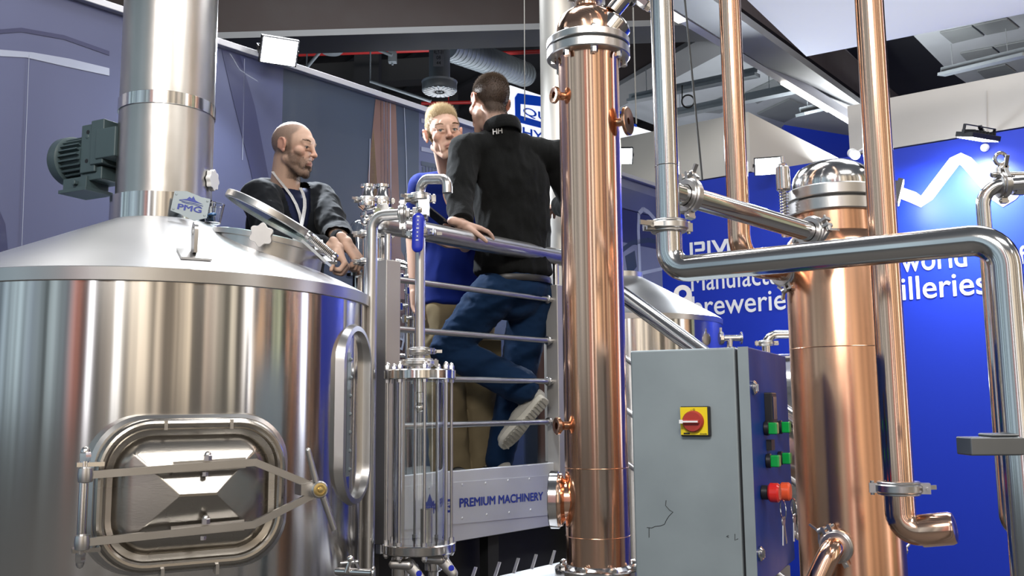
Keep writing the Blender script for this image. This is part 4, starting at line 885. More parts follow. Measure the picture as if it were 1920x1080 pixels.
# isolator switch
c = onfront(1306, 790); sx_ = cx; b = MB(); b.obox(c - cy * .006, sx_ * .0335, ZU * .0335, cy * .007); sw = obj('isolator_switch', b, M['black'], cab, bevel=.003)
b = MB(); b.obox(c - cy * .0135 - sx_ * .002 + ZU * .001, sx_ * .0305, ZU * .0305, cy * .001); pl_ = obj('yellow_plate', b, M['yellow'], sw, label='yellow plate')
b = MB(); b.lathe(c - cy * .014 - sx_ * .003, -cy, [(.024, 0), (.0235, .008), (.021, .012), (0, .012)], 40); obj('rotary_knob', b, M['red'], sw, label='red rotary knob')
b = MB(); b.obox(c - cy * .030 - sx_ * .008, sx_ * .022, ZU * .0042, cy * .005); obj('pointer_bar', b, M['red'], sw, bevel=.002)
b = MB(); b.obox(c - cy * .0355 - sx_ * .0075, sx_ * .0195, ZU * .0018, cy * .0006); b.obox(c - cy * .0355 - sx_ * .0255, sx_ * .004, ZU * .004, cy * .0008); obj('pointer_mark', b, M['whitelet'], sw)
b = MB(); b.obox(c - cy * .0148 - sx_ * .019 - ZU * .0265, sx_ * .007, ZU * .0018, cy * .0004)
b.text('O', c - cy * .0148 - sx_ * .0035 + ZU * .0235, sx_, ZU, .0045, None, .0004, .02); b.text('I', c - cy * .0148 - sx_ * .0075 + ZU * .0225, sx_, ZU, .004, None, .0004, .02)
b.text('Schneider', c - cy * .0148 + sx_ * .011 - ZU * .0283, sx_, ZU, .0032, .016, .0004, .01); obj('plate_marks', b, M['black'], pl_)
# pen scribbles on the door side sheet
b = MB()
for pts in (((1249, 938), (1248, 948), (1256, 957), (1262, 960), (1254, 968), (1249, 976), (1246, 983), (1239, 986), (1228, 987), (1222, 990), (1213, 989)), ((1217, 990), (1217, 1008)), ((1378, 1001), (1378, 1013), (1384, 1010)), ((1362, 1006), (1366, 1004), (1366, 1008), (1363, 1006))):
    b.sweep([onfront(x, y, .0004) for x, y in pts], .0007, 6)
obj('pen_scribbles', b, M['black'], cab)
b = MB(); b.box(Cq(cw / 2, cdp / 2, cb / 2), (.1, .1, cb), -.46); b.bcyl(Cq(cw / 2, cdp / 2, 0), Cq(cw / 2, cdp / 2, .015), .18, .004); obj('stand', b, M['dull'], cab)
# ================================================================ BENT STEEL PIPES (right)
PR = .0300
va = at(1250, 300, 2.10); zh = at(1300, 504, 2.08).z
hp1 = onz(1880, 446, zh)
vb = Vector((va.x, va.y, zh))
dh = (hp1 - vb); dh.z = 0
clz = at(1252, 425, 2.10).z
t = pipe('steel_riser', 'tall mirror-bright steel pipe ending in a clamp above the long bent pipe', 'pipe', [Vector((va.x, va.y, clz)), Vector((va.x, va.y, 3.9))], .0275, 0, 'steel', 36)
clamp('clamp', Vector((va.x, va.y, clz)), ZU, .031, t, Vector((-1, -.3, 0)), h=.018, wl=.06)
b = MB(); zs_ = at(1240, 312, 2.1).z; b.torus(Vector((va.x, va.y, zs_)), ZU, .0275, .0012, 36, 8); obj('weld_seam', b, M['steel'], t)
corner = vb + dh
t = pipe('bent_pipe', 'long horizontal steel pipe bent up at its left end and down at its right', 'pipe', [Vector((va.x, va.y, clz - .008)), vb, corner, Vector((corner.x, corner.y, .02))], PR, .055, 'steel', 36)
# branch to the rear column
e0 = at(1262, 357, 2.10); e1 = at(1535, 440, 2.40)
e0 = Vector((va.x, va.y, e0.z))
d_ = (e1 - e0).normalized(); t = thing('branch_pipe', 'short sloping steel pipe from the tall riser to the rear copper column', 'pipe', e0)
b = MB(); b.cyl(e0 + d_ * .015, e1, .0255, seg=32); obj('pipe', b, M['steel'], t)
clamp('clamp', e0 + d_ * .066, d_, .030, t, ZU + Vector((-.3, 0, 0)), h=.018, wl=.03); clamp('clamp', e1 - d_ * .030, d_, .030, t, Vector((1, -.3, .25)), h=.018, wl=.04)
# thin copper pipe
c0 = at(1386, 440, 2.52); czz = at(1395, 485, 2.52).z; c1 = at(1478, 524, 2.62); c1.z = czz - .02
t = pipe('copper_pipe', 'thin upright copper pipe behind the branch pipe, bending right at its foot', 'pipe', [Vector((c0.x, c0.y, 3.9)), Vector((c0.x, c0.y, czz - .02)), c1], .0305, .085, 'copper', 32)
clamp('clamp', c1 - Vector((.012, 0, 0)), (c1 - Vector((c0.x, c0.y, c1.z))), .033, t, -ZU + Vector((.2, -.3, 0)))
# ---- rear copper column
BY = 2.62; B0 = at(1590, 900, BY); BR_ = .140
Bp = lambda z: Vector((B0.x, B0.y, z))
bz = lambda py: at(1560, py, BY - .1).z
t = thing('copper_column.001', 'thick copper column with a steel domed head, beside the control cabinet', 'column', Bp(0))
t.name = 'copper_column'
zk = bz(392)
b = MB(); b.lathe(Bp(0), ZU, [(BR_, .5), (BR_, bz(455)), (BR_ - .006, bz(444)), (.118, bz(430)), (.116, zk)], 90); obj('column_shell', b, M['copper2'], t)
b = MB(); b.torus(Bp(bz(650)), ZU, BR_, .0014, 90, 8); obj('weld_seam', b, M['copper2'], t)
for nm, za, zb2 in (('lower_flange', zk, zk + .036), ('upper_flange', zk + .041, zk + .074)):
    b = MB(); b.bcyl(Bp(za), Bp(zb2), .128, .003, 72); obj(nm, b, M['satin'], t)
b = MB(); b.cyl(Bp(zk + .036), Bp(zk + .041), .124, seg=72); obj('gasket', b, M['rubber'], t)
b = MB(); b.lathe(Bp(zk + .074), ZU, [(.112, 0), (.113, .015), (.108, .04), (.092, .064), (.06, .082), (.03, .088), (0, .09)], 72); obj('dome_head', b, M['steel'], t)
for sx2 in (-1, 1):
    o_ = Vector((.150 * sx2, -.03, 0)); c = Bp(zk + .02) + o_; b = MB()
    b.bcyl(c + ZU * .05, c + ZU * .12, .020, .003, 24); b.cyl(c - ZU * .07, c + ZU * .15, .006, seg=14); b.bcyl(c + ZU * .115, c + ZU * .13, .012, .002, 6); b.bcyl(c - ZU * .085, c - ZU * .05, .012, .002, 8)
    hel = [c + ZU * (-.05 + .1 * k / 159) + Vector((math.cos(k * .47), math.sin(k * .47), 0)) * .0125 for k in range(160)]; b.sweep(hel, .0017, 6)
    b.beam(c - ZU * .055, Bp(zk - .05) + o_ * .62, .025, .03); obj('spring_clamp', b, M['steel'], t)
# drain elbow
dz0 = at(1530, 1046, 2.30); dd = (dz0 - Bp(dz0.z)).normalized(); ps = Bp(dz0.z) + dd * (BR_ - .01); b = MB(); b.cyl(ps, ps + dd * .035, .026, seg=28); obj('drain_stub', b, M['copper2'], t)
te = pipe('drain_elbow', 'bright steel drain elbow clamped low on the thick copper column', 'pipe', [ps + dd * .036, ps + dd * .10, ps + dd * .12 - ZU * .2 + Vector((-.10, 0, 0))], .028, .05, 'copper', 28)
clamp('clamp', ps + dd * .040, dd, .029, te, ZU + Vector((-.6, 0, 0)), h=.018, wl=.045)
# small ports along the right flank of the thick column
for py, k in ((688, 1), (640, 0), (655, 0), (770, 0), (838, 0), (1030, 2)):
    z = at(1690, py, 2.7).z; dd2 = Vector((.93, .36, 0)); c = Bp(z) + dd2 * (BR_ - .01); b = MB(); L_ = .045 if k else .025
    b.cyl(c, c + dd2 * L_, .006 if k != 2 else .007, seg=12); b.bcyl(c + dd2 * L_, c + dd2 * (L_ + .014), .013 if k else .008, .002, 8)
    b.beam(c + dd2 * (L_ + .01), c + dd2 * (L_ + .03) + ZU * .015, .006, .004); obj('side_tap', b, M['steel'], t)
# ---- right copper pipe with its return bend
f0 = at(1660, 500, 2.16); fz = at(1690, 915, 2.16).z; fl_ = Vector((f0.x, f0.y, 0))
t = pipe('copper_pipe', 'tall bright copper pipe in front of the thick column, clamped near its foot', 'pipe', [fl_ + ZU * fz, fl_ + ZU * 3.9], .0335, 0, 'copper', 36)
clamp('clamp', fl_ + ZU * fz, ZU, .037, t, Vector((1, -.3, 0)), h=.020, wl=.04)
lz = at(1712, 1000, 2.14).z; fe = Vector((f0.x, f0.y, lz)); fd = Vector((.72, -.55, .0)).normalized(); b = MB()
ln = at(1772, 988, 2.09); fd = Vector((ln.x - f0.x, -.04, 0)).normalized()
t2 = pipe('return_bend', 'copper foot elbow with a capped end pointing right', 'pipe', [fl_ + ZU * (fz - .01), fe, fe + fd * .085 + ZU * .012], .0335, .045, 'copper', 36)
b = MB(); c = fe + fd * .085 + ZU * .012; ax = Vector((fd.x, fd.y, .15)).normalized(); b.lathe(c, ax, [(.036, -.045), (.0365, -.04), (.0365, .018), (.033, .026), (.02, .030), (0, .031)], 36); obj('end_cap', b, M['copper'], t2)
# ---- thin steel pipe at the right edge
gy0 = 2.5; s0_ = at(1852, 500, gy0); zt3 = at(1880, 349, gy0).z; r0_ = at(1960, 346, gy0 - .05); r0_.z = zt3
zl = at(1885, 985, gy0).z
t = pipe('thin_steel_pipe', 'thin steel pipe at the right edge, bending right to a clamp at the top', 'pipe', [Vector((s0_.x + .05, s0_.y, zl - .03)), Vector((s0_.x, s0_.y, zl)), Vector((s0_.x, s0_.y, zt3)), r0_], .0185, .055, 'steel', 28)
cc = at(1880, 346, gy0 - .01); cc.z = zt3; clamp('clamp', cc, (1, 0, 0), .024, t, ZU, wl=.05)
b = MB(); b.torus(cc + ZU * .075, (0, 1, .2), .016, .005, 24, 10); b.beam(cc + ZU * .03, cc + ZU * .062, .014, .010, (0, 1, 0)); b.bcyl(cc + Vector((-.03, 0, .03)), cc + Vector((.1, 0, .03)), .008, .002); b.bcyl(cc + Vector((.025, 0, 0)), cc + Vector((.10, 0, 0)), .028, .003); obj('locking_fitting', b, M['steel'], t)
for py in (508, 668, 800): 
    c = Vector((s0_.x, s0_.y, at(1866, py, gy0).z)); b = MB(); b.cyl(c, c + Vector((.05, -.02, 0)), .006, seg=12); b.bcyl(c + Vector((.04, -.016, 0)), c + Vector((.06, -.024, 0)), .011, .002); obj('standoff', b, M['steel'], t)
# bracket
bk0 = at(1806, 836, 1.72)
t = thing('support_bracket', 'flat grey steel bracket bar holding the bent pipe at the right edge', 'bracket', bk0)
hz_ = .0165
b = MB(); dirb = Vector((1, -.03, 0)); b.obox(bk0 + dirb * .14, dirb * .14, Vector((.03, 1, 0)) * .03, ZU * hz_); b.obox(bk0 + dirb * .09 + ZU * (hz_ + .003), dirb * .05, Vector((.03, 1, 0)) * .028, ZU * .003); obj('bar', b, M['darksteel'], t, bevel=.003)
b = MB(); p = Vector((corner.x + .1, corner.y + .0, 0)); b.box(p + ZU * .75, (.04, .04, 1.5), 0); obj('upright', b, M['dull'], t)
# ================================================================ BACKGROUND VESSELS
TC = at(1165, 640, 5.6); TR_ = .60; zrm = at(1330, 610, 5.5).z
t = thing('small_tank', 'smaller steel tank with a domed roof and lifting lug in front of the blue wall', 'tank', (TC.x, TC.y, 0))
T0 = Vector((TC.x, TC.y, 0)); 
b = MB(); b.lathe(T0, ZU, [(.1, .3), (TR_, .4), (TR_, zrm)], 96); obj('tank_shell', b, M['brushed'], t)
b = MB(); b.lathe(T0, ZU, [(TR_ + .004, zrm - .0), (TR_ + .006, zrm + .03), (TR_ - .03, zrm + .055), (.14, zrm + .30), (.14, zrm + .33), (0, zrm + .33)], 96); obj('roof', b, M['satin'], t)
lgd = Vector((.985, .17, 0)); lg = T0 + lgd * .40; lg.z = zrm + .055 + (TR_ - .03 - .40) / (TR_ - .17) * .245 + .02; n_ = 20; b = MB(); o_ = []; i_ = []
ex = Vector((.95, -.3, 0))
for k in range(n_):
    a = 2 * PI * k / n_; d = ex * math.cos(a) + ZU * math.sin(a); i_.append(lg + ZU * .04 + d * .025); o_.append(lg + ZU * .04 + (d * .055 if a <= PI + .01 else ex * (-.055 - .02 + .15 * (a - PI) / PI) - ZU * .11))
b.holed(o_, i_, Vector((.3, .95, 0)) * .012); obj('lifting_lug', b, M['satin'], t)
for i in range(3):
    a = i * 2.09 + .5; p = T0 + Vector((math.cos(a), math.sin(a), 0)) * .48; b = MB(); b.cyl(p, p + ZU * .45, .04); obj('leg', b, M['satin'], t)
c = at(1368, 634, 5.2); t = thing('tank_valve', 'small steel valve standing beyond the cabinet top, left of the thin bent pipe', 'valve', Vector((c.x, c.y, c.z - .2)))
b = MB(); b.bcyl(c - Vector((.05, 0, 0)), c + Vector((.07, 0, 0)), .018, .003); b.bcyl(c + Vector((.06, 0, 0)), c + Vector((.07, 0, 0)), .035, .003); b.cyl(c - ZU * .2, c, .018, seg=16); b.bcyl(c - ZU * .09, c - ZU * .05, .035, .004); b.bcyl(c - Vector((.06, 0, 0)), c - Vector((.035, 0, 0)), .038, .004, 10); b.cyl(c - Vector((.048, 0, 0)), c + Vector((-.048, 0, .06)), .008); obj('valve_body', b, M['steel'], t)
# horizontal tank
hc_ = at(1466, 662, 3.95); HZ = .40; hx_ = Vector((.98, -.2, 0)).normalized(); ho = Vector((hc_.x, hc_.y + HZ * .6, hc_.z - HZ * .98)); 
t = thing('horizontal_tank', 'lying steel tank with bright bands of reflection between cabinet and thick column', 'tank', (ho.x, ho.y, 0))
b = MB(); b.lathe(ho - hx_ * .12, hx_, [(0, -.12), (.2, -.11), (.33, -.07), (HZ, 0), (HZ, .36), (.33, .43), (0, .48)], 64); obj('tank_shell', b, M['steel'], t)
for s_ in (.0, .2): b = MB(); p = ho + hx_ * s_; b.box(Vector((p.x, p.y, .3)), (.08, .5, .6 + max(0, ho.z - HZ - .3)), -.2); obj('saddle', b, M['satin'], t)
k0 = at(1433, 664, 4.25); k1 = at(1436, 630, 4.25); k2 = at(1500, 627, 4.25)
t = pipe('thin_bent_pipe', 'thin bent steel pipe rising from the lying tank', 'pipe', [Vector((k1.x, k1.y, k0.z - .25)), Vector((k1.x, k1.y, k2.z)), k2], .020, .05, 'steel', 20)
for z in (.0, .07): clamp('clamp', Vector((k1.x, k1.y, k0.z + z - .02)), ZU, .024, t, Vector((1, 0, 0)))
# stair railing that runs down behind the cabinet
t = thing('stair_railing', 'sloping steel stair handrail descending behind the control cabinet', 'railing', at(1240, 700, 4.0))
h0, h1 = at(1150, 540, 4.2), at(1330, 672, 3.9); dd = (h1 - h0)
b = MB(); b.cyl(h0 - dd * .2, h1 + dd * 1.4, .036, seg=24); obj('handrail', b, M['steel'], t)
for dy in (115, 212, 310):
    b = MB(); g0_, g1_ = at(1150, 540 + dy, 4.2), at(1330, 672 + dy, 3.9); d2 = g1_ - g0_; b.cyl(g0_ - d2 * .1, g0_ + d2 * 1.9, .012, seg=14); obj('rail_bar', b, M['satin'], t)
pB = h0 + dd * 2.1; b = MB(); b.cyl(Vector((pB.x, pB.y, 0)), pB, .025); obj('post', b, M['satin'], t)
# pale stack pipe behind the front column
sq = at(1046, 150, 4.98); t = thing('stack_pipe', 'wide pale steel stack pipe behind the front copper column', 'pipe', (sq.x, sq.y, 1.0))
b = MB(); b.cyl(Vector((sq.x, sq.y, 1.36)), Vector((sq.x, sq.y, 5.2)), .098, seg=40); obj('pipe', b, M['pale'], t)
# ---- standpipes with relief valves between kettle and railing
for px, py, Y, r, lab in ((689, 348, 3.75, .019, 'left relief-valve standpipe beside the kettle'), (716, 352, 3.9, .019, 'right relief-valve standpipe behind the pipe elbow')):
    c = at(px, 450, Y); z = lambda y: at(px, y, Y).z; Q = lambda zz: Vector((c.x, c.y, zz)); t = thing('standpipe', lab, 'pipe', Q(DECK), 'relief-valve standpipes')
    b = MB(); b.cyl(Q(DECK), Q(z(395)), r, seg=20); obj('pipe', b, M['steel'], t)
    b = MB(); b.lathe(Q(0), ZU, [(.02, z(395)), (.04, z(388)), (.042, z(380)), (.036, z(372)), (.025, z(366)), (.022, z(354)), (.033, z(352)), (.033, z(347)), (.02, z(346))], 28); obj('relief_cap', b, M['steel'], t)
    for yy in (376, 440, 492): clamp('clamp', Q(z(yy)), ZU, r + .008, t, Vector((-1, -.3, 0)))
    b = MB(); b.bcyl(Q(z(408)), Q(z(398)), .03, .004); b.bcyl(Q(z(402)), Q(z(402)) + Vector((.05, -.05, 0)), .022, .004); b.ell(Q(z(416)) + Vector((.0, -.03, 0)), .025); obj('valve_block', b, M['steel'], t)
c = at(673, 462, 4.32); t = thing('glass_dome', 'clear glass dome behind the left standpipe', 'glass', c - ZU * .1)
b = MB(); b.lathe(c - ZU * .13, ZU, [(.05, 0), (.05, .20), (.042, .235), (.02, .255), (0, .26), (0, .256), (.019, .251), (.039, .232), (.0465, .199), (.0465, 0)], 32); obj('dome', b, M['glass'], t)
b = MB(); b.cyl(Vector((c.x, c.y, DECK)), c - ZU * .13, .03); b.bcyl(c - ZU * .15, c - ZU * .13, .06, .003); obj('dome_foot', b, M['steel'], t)
c = at(715, 398, 3.8); t = thing('white_bung', 'lobed white plastic knob behind the pipe elbow', 'knob', c); b = MB()
ol = [c + (Vector((1, 0, 0)) * math.cos(a) + ZU * math.sin(a)) * (.040 + .005 * math.cos(6 * a)) for a in [2 * PI * k / 48 for k in range(48)]]; b.prism(ol, Vector((0, .03, 0))); obj('knob', b, M['white'], t, bevel=.003); b = MB(); b.cyl(c + Vector((0, .03, 0)), at(716, 402, 3.9), .008); obj('stem', b, M['steel'], t)
# pipe frame behind the railing post
fr0 = at(772, 560, 5.0)
t = thing('pipe_frame', 'frame of thin steel pipes behind the left railing post', 'pipe frame', (fr0.x, fr0.y, DECK))
Pz = lambda x, y: at(x, y, 5.0)
for k, pts in enumerate((((764, 720), (764, 470), (790, 452)), ((776, 720), (776, 470)), ((742, 490), (790, 500)), ((742, 498), (790, 508)), ((738, 666), (790, 668)))):
    b = MB(); b.tube([Pz(*p) for p in pts], .016 if k != 4 else .012, .05, 16); obj('frame_pipe', b, M['steel'], t)
b = MB(); p = Pz(770, 720); b.cyl(Vector((p.x, p.y, DECK)), p, .016, seg=14); p = Pz(742, 494); b.cyl(Vector((p.x, p.y, DECK)), p, .016, seg=14); obj('frame_leg', b, M['steel'], t)
for px, py in ((757, 520), (768, 545), (772, 495), (762, 598), (755, 575)):
    b = MB(); c = at(px, py, 4.95); b.bcyl(c - Vector((.03, 0, 0)), c + Vector((.03, 0, .01)), .010, .002); b.bcyl(c - Vector((.01, 0, .02)), c + Vector((-.01, 0, .02)), .016, .002, 8); obj('tap', b, M['steel'], t)
# ================================================================ PEOPLE
def bake(mb, voxel, it=4, fac=.5):
    """union of overlapping closed shapes -> one continuous skin"""
    me = bpy.data.meshes.new('tmp'); me.from_pydata(mb.v, [], mb.f); o = bpy.data.objects.new('tmp', me); COL.objects.link(o)
    r = o.modifiers.new('r', 'REMESH'); r.mode = 'VOXEL'; r.voxel_size = voxel; r.adaptivity = 0
    if it: s = o.modifiers.new('s', 'SMOOTH'); s.iterations = it; s.factor = fac
    dg = bpy.context.evaluated_depsgraph_get(); ev = bpy.data.meshes.new_from_object(o.evaluated_get(dg))
    bpy.data.objects.remove(o); bpy.data.meshes.remove(me); return ev
def finish(name, me, m, parent, tint=None, disp=None, cut=None, vg=None, label=None):
    if disp:
        ns = [v.normal.copy() for v in me.vertices]
        for v, n_ in zip(me.vertices, ns): v.co += n_ * disp(v.co)
    if cut:
        bm = bmesh.new(); bm.from_mesh(me); dl = [f for f in bm.faces if cut(f.calc_center_median())]; bmesh.ops.delete(bm, geom=dl, context='FACES'); bm.to_mesh(me); bm.free()
    if tint:
        ca_ = me.color_attributes.new('tint', 'FLOAT_COLOR', 'POINT')
        for i, v in enumerate(me.vertices): ca_.data[i].color = (*tint(v.co, v.normal), 1)
    off = OFF[parent.as_pointer()]
    for v in me.vertices: v.co -= off
    me.materials.clear(); me.materials.append(m); me.polygons.foreach_set('use_smooth', [True] * len(me.polygons)); me.name = name; me.update()
    o = bpy.data.objects.new(name, me); COL.objects.link(o); o.parent = parent; OFF[o.as_pointer()] = off
    if label: o['label'] = label
    return o
def skinmat():
    m = mat('skin', (.6, .4, .3), 0, .58, sss=.12, bump=(380, .05), spec=.3); t = m.node_tree; a = t.nodes.new('ShaderNodeAttribute'); a.attribute_name = 'tint'
    t.links.new(a.outputs['Color'], t.nodes['Principled BSDF'].inputs['Base Color']); return m
SKIN = skinmat()
def sm(a, b, x):
    x = max(0, min(1, (x - a) / (b - a))); return x * x * (3 - 2 * x)
def mixc(a, b, f): return tuple(a[i] * (1 - f) + b[i] * f for i in range(3))
class Head:
    def __init__(s, o, fwd, up, sc):
        s.o = Vector(o); s.f = Vector(fwd).normalized(); u = Vector(up); s.u = (u - s.f * u.dot(s.f)).normalized(); s.r = s.f.cross(s.u); s.s = sc
        s.R = Matrix((s.r, s.f, s.u)).transposed()
    def P(s, x, y, z): return s.o + (s.r * x + s.f * y + s.u * z) * s.s
    def loc(s, p):
        d = p - s.o; return Vector((d.dot(s.r), d.dot(s.f), d.dot(s.u))) / s.s
    def build(s, b, mouth_open=0, jaw=1.0, nose=1.0, lid=0):
        E = lambda c, r, rot=None: b.ell(s.P(*c), tuple(q * s.s for q in r), s.R if rot is None else s.R @ rot, 28, 18)
        Cc = lambda p, q, r0, r1=None, flat=1, hint=None: b.cap(s.P(*p), s.P(*q), r0 * s.s, (r1 or r0) * s.s, 16, flat, hint)
        E((0, -.012, .042), (.076, .096, .086)); E((0, .018, .030), (.070, .074, .070)); E((0, .030, -.040), (.060 * jaw, .058, .074))
        for q in (-1, 1):
            Cc((q * .050 * jaw, .000, -.052), (q * .020, .066, -.102), .020, .019); E((q * .040 * jaw, .034, -.046), (.024, .034, .038))
            E((q * .044, .056, -.014), (.024, .026, .026)); Cc((q * .018, .086, .032), (q * .050, .068, .030), .0095, .008)
            # lids around the eye
            Cc((q * .017, .0850, .0190 - lid), (q * .045, .0755, .0176 - lid), .0066, .0064); Cc((q * .017, .0840, .0235 - lid), (q * .046, .0735, .022 - lid), .0064, .0062); Cc((q * .018, .0832, .0030), (q * .044, .0745, .0030), .0058, .0056)
            E((q * .012, .101, -.0225), (.0085, .010, .0075)); Cc((q * .034, .060, -.035), (q * .030, .072, -.075), .016, .014)
            # ear
            rot = Matrix.Rotation(q * .42, 3, 'Z') @ Matrix.Rotation(.12, 3, 'X')
            E((q * .080, -.010, .004), (.007, .017, .030), rot)
            pts = [s.P(q * (.0865 + .004 * math.sin(a)), -.013 - .0165 * math.cos(a) * 1.0, .006 + .027 * math.sin(a)) for a in [-.9 + 4.6 * k / 14 for k in range(15)]]
            b.sweep(pts, .0044 * s.s, 8); E((q * .082, .000, -.022), (.006, .008, .010))
        E((0, .076, -.100), (.022, .018, .019)); E((0, .080, .040), (.036, .014, .026))
        Cc((0, .088, .026), (0, .103, -.006), .0085, .0095); Cc((0, .101, -.004), (0, .1125 * (1 + (nose - 1) * .5), -.019), .0095, .0106)
        E((0, .082, -.058), (.030, .016, .018))
        Cc((-.021, .086, -.0555), (0, .0965, -.0525), .0046, .0056); Cc((.021, .086, -.0555), (0, .0965, -.0525), .0046, .0056)
        Cc((-.018, .086, -.0645 - mouth_open), (0, .0945, -.0665 - mouth_open), .0048, .0062); Cc((.018, .086, -.0645 - mouth_open), (0, .0945, -.0665 - mouth_open), .0048, .0062)
    def tint(s, base, lips=(.42, .17, .14), ear=(.55, .20, .14), scalp=None, hairf=None, beardf=None, beard=(.2, .13, .09)):
        def f(p, n_):
            q = s.loc(p)
            if abs(q.x) > .14 or abs(q.y) > .16 or abs(q.z) > .17: return base
            c = base
            if abs(q.x) > .074 and q.y < .02 and q.y > -.045 and -.04 < q.z < .034: c = mixc(c, ear, .75)
            ch = math.exp(-((abs(q.x) - .042) ** 2 + (q.z + .018) ** 2) / .0008) * (q.y > .03); c = mixc(c, (base[0] * .98, base[1] * .72, base[2] * .66), .5 * ch)
            ns_ = math.exp(-(q.x ** 2 + (q.z + .018) ** 2) / .0003) * (q.y > .09); c = mixc(c, (base[0], base[1] * .72, base[2] * .66), .5 * ns_)
            if q.y > .075 and abs(q.x) < .027:
                lz_ = -.0595 - 8 * q.x * q.x * 1.2
                c = mixc(c, lips, math.exp(-((q.z - lz_) / .0085) ** 2) * sm(.026, .018, abs(q.x)) * .85)
                c = mixc(c, (.10, .03, .03), math.exp(-((q.z - lz_ ) / .0022) ** 2) * sm(.027, .02, abs(q.x)) * .8)
            if hairf and scalp: c = mixc(c, scalp, hairf(q))
            if beardf: c = mixc(c, beard, beardf(q))
            return c
        return f
    def eyes(s, parent, iris=(.12, .2, .25), look=(0, 0), lid=0):
        for q in (-1, 1):
            c = s.P(q * .0315, .0738, .0108)
            b = MB(); b.sweep(fillet([s.P(q * .0190, .0868, .0118 - lid), s.P(q * .027, .0890, .0152 - lid), s.P(q * .037, .0866, .0148 - lid), s.P(q * .0455, .0790, .0110 - lid)], .01 * s.s), .0010 * s.s, 8); obj('eyelashes', b, M['lash'], parent)
            b = MB(); b.ell(c, .0122 * s.s, None, 20, 14); d = (s.f + s.r * (look[0]) + s.u * look[1]).normalized()
            eo = obj('eye', b, M['eyewhite'], parent, sharp=180); b = MB(); b.lathe(c + d * .0108 * s.s, d, [(.0058 * s.s, 0), (.0052 * s.s, .0012 * s.s), (.0026 * s.s, .0016 * s.s), (0, .0017 * s.s)], 18); obj('iris', b, mat('iris', iris, 0, .15), eo)
    def brows(s, parent, m, dens=90, thick=1):
        b = MB()
        for q in (-1, 1):
            for k in range(dens):
                f = rnd.random(); p = s.P(q * (.014 + .040 * f), .0925 - .021 * f * f - .004 * f, .0325 + .008 * math.sin(f * 2.6) + rnd.uniform(-.003, .003) * thick)
                d = (s.r * q * .9 + s.u * (.35 - .6 * f) + s.f * .22).normalized(); strand(b, p, d, .0085 * s.s, .0007 * s.s)
        obj('eyebrows', b, m, parent, sharp=180)
M['lash'] = mat('dark_lashes', (.05, .03, .022), 0, .7)
M['eyewhite'] = mat('eye_white', (.46, .42, .39), 0, .3)
def strand(b, p, d, l, r):
    e1, e2, a = basis(d); k = len(b.v)
    b.v += [p + e1 * r, p - e1 * r * .5 + e2 * r * .87, p - e1 * r * .5 - e2 * r * .87, p + a * l]; b.f += [[k, k + 1, k + 3], [k + 1, k + 2, k + 3], [k + 2, k, k + 3]]; b.m += [0] * 3
def hair(name, me, H, parent, m, test, n_, lfun, dfun, r=.0011, label=None):
    """short strands grown from the skin where test(local) > 0; n_ strands per accepted vertex"""
    b = MB(); off = OFF[parent.as_pointer()]
    for v in me.vertices:
        p = v.co + off; q = H.loc(p)
        if abs(q.x) > .11 or abs(q.y) > .14 or abs(q.z) > .17: continue
        w_ = test(q)
        if w_ <= 0: continue
        kk = int(n_ * w_ + rnd.random())
        for _ in range(kk):
            pj = p + Vector((rnd.uniform(-1, 1), rnd.uniform(-1, 1), rnd.uniform(-1, 1))) * .002
            d = dfun(q, H.R.inverted() @ v.normal); d = (H.R @ d).normalized(); d = (d + Vector((rnd.uniform(-1, 1), rnd.uniform(-1, 1), rnd.uniform(-1, 1))) * .22).normalized()
            strand(b, pj - d * .002, d, lfun(q) * rnd.uniform(.7, 1.15) * H.s, r)
    return obj(name, b, m, parent, sharp=180, label=label)
def hand(b, wr, fdir, dors, thumb_side, curl=(.5, .6, .4), spread=.10, sc=1.0, thumb=(.9, .35, .3), each=None):
    """wr wrist, fdir finger direction, dors back-of-hand normal, thumb_side +1 when the thumb lies along dors x fdir"""
    y = Vector(fdir).normalized(); z = Vector(dors); z = (z - y * z.dot(y)).normalized(); x = y.cross(z) * thumb_side; wr = Vector(wr)
    T = lambda a, c, d: wr + (x * a + y * c + z * d) * sc
    for a in (.028, .010, -.009, -.026): b.cap(T(a * .6, .012, 0), T(a, .088 - abs(a - .008) * .25, .001), .0165 * sc, .0115 * sc, 14)
    b.cap(T(0, -.03, 0), T(0, .02, 0), .024 * sc, .025 * sc, 16, .8, z)
    b.cap(T(.018, .02, -.008), T(.030, .05, -.012), .018 * sc, .014 * sc, 14)
    for i, (a, ln) in enumerate(((.029, .072), (.0098, .080), (-.0095, .074), (-.0275, .058))):
        p = T(a, .088 - abs(a - .008) * .25, .001); ang = 0; seg = (.46, .30, .24); rr = (.0106, .0096, .0086, .0074)
        cs = each[i] if each else curl
        dx = spread * (a / .03)
        for k in range(3):
            ang += cs[k]; d = (y * math.cos(ang) - z * math.sin(ang) + x * dx * math.cos(ang)).normalized(); q = p + d * ln * seg[k] * sc
            b.cap(p, q, rr[k] * sc, rr[k + 1] * sc, 12); p = q
    p = T(.026, .024, -.008); ang = thumb[0]; d0_ = (x * math.sin(ang) + y * math.cos(ang) - z * thumb[1]).normalized()
    for k, (ln, r0, r1) in enumerate(((.042, .0145, .0115), (.031, .0112, .0098), (.025, .0098, .0075))):
        q = p + d0_ * ln * sc; b.cap(p, q, r0 * sc, r1 * sc, 12); p = q; d0_ = (d0_ - x * thumb[2] * .5 - z * thumb[2] * .3 + y * thumb[2] * .3).normalized()
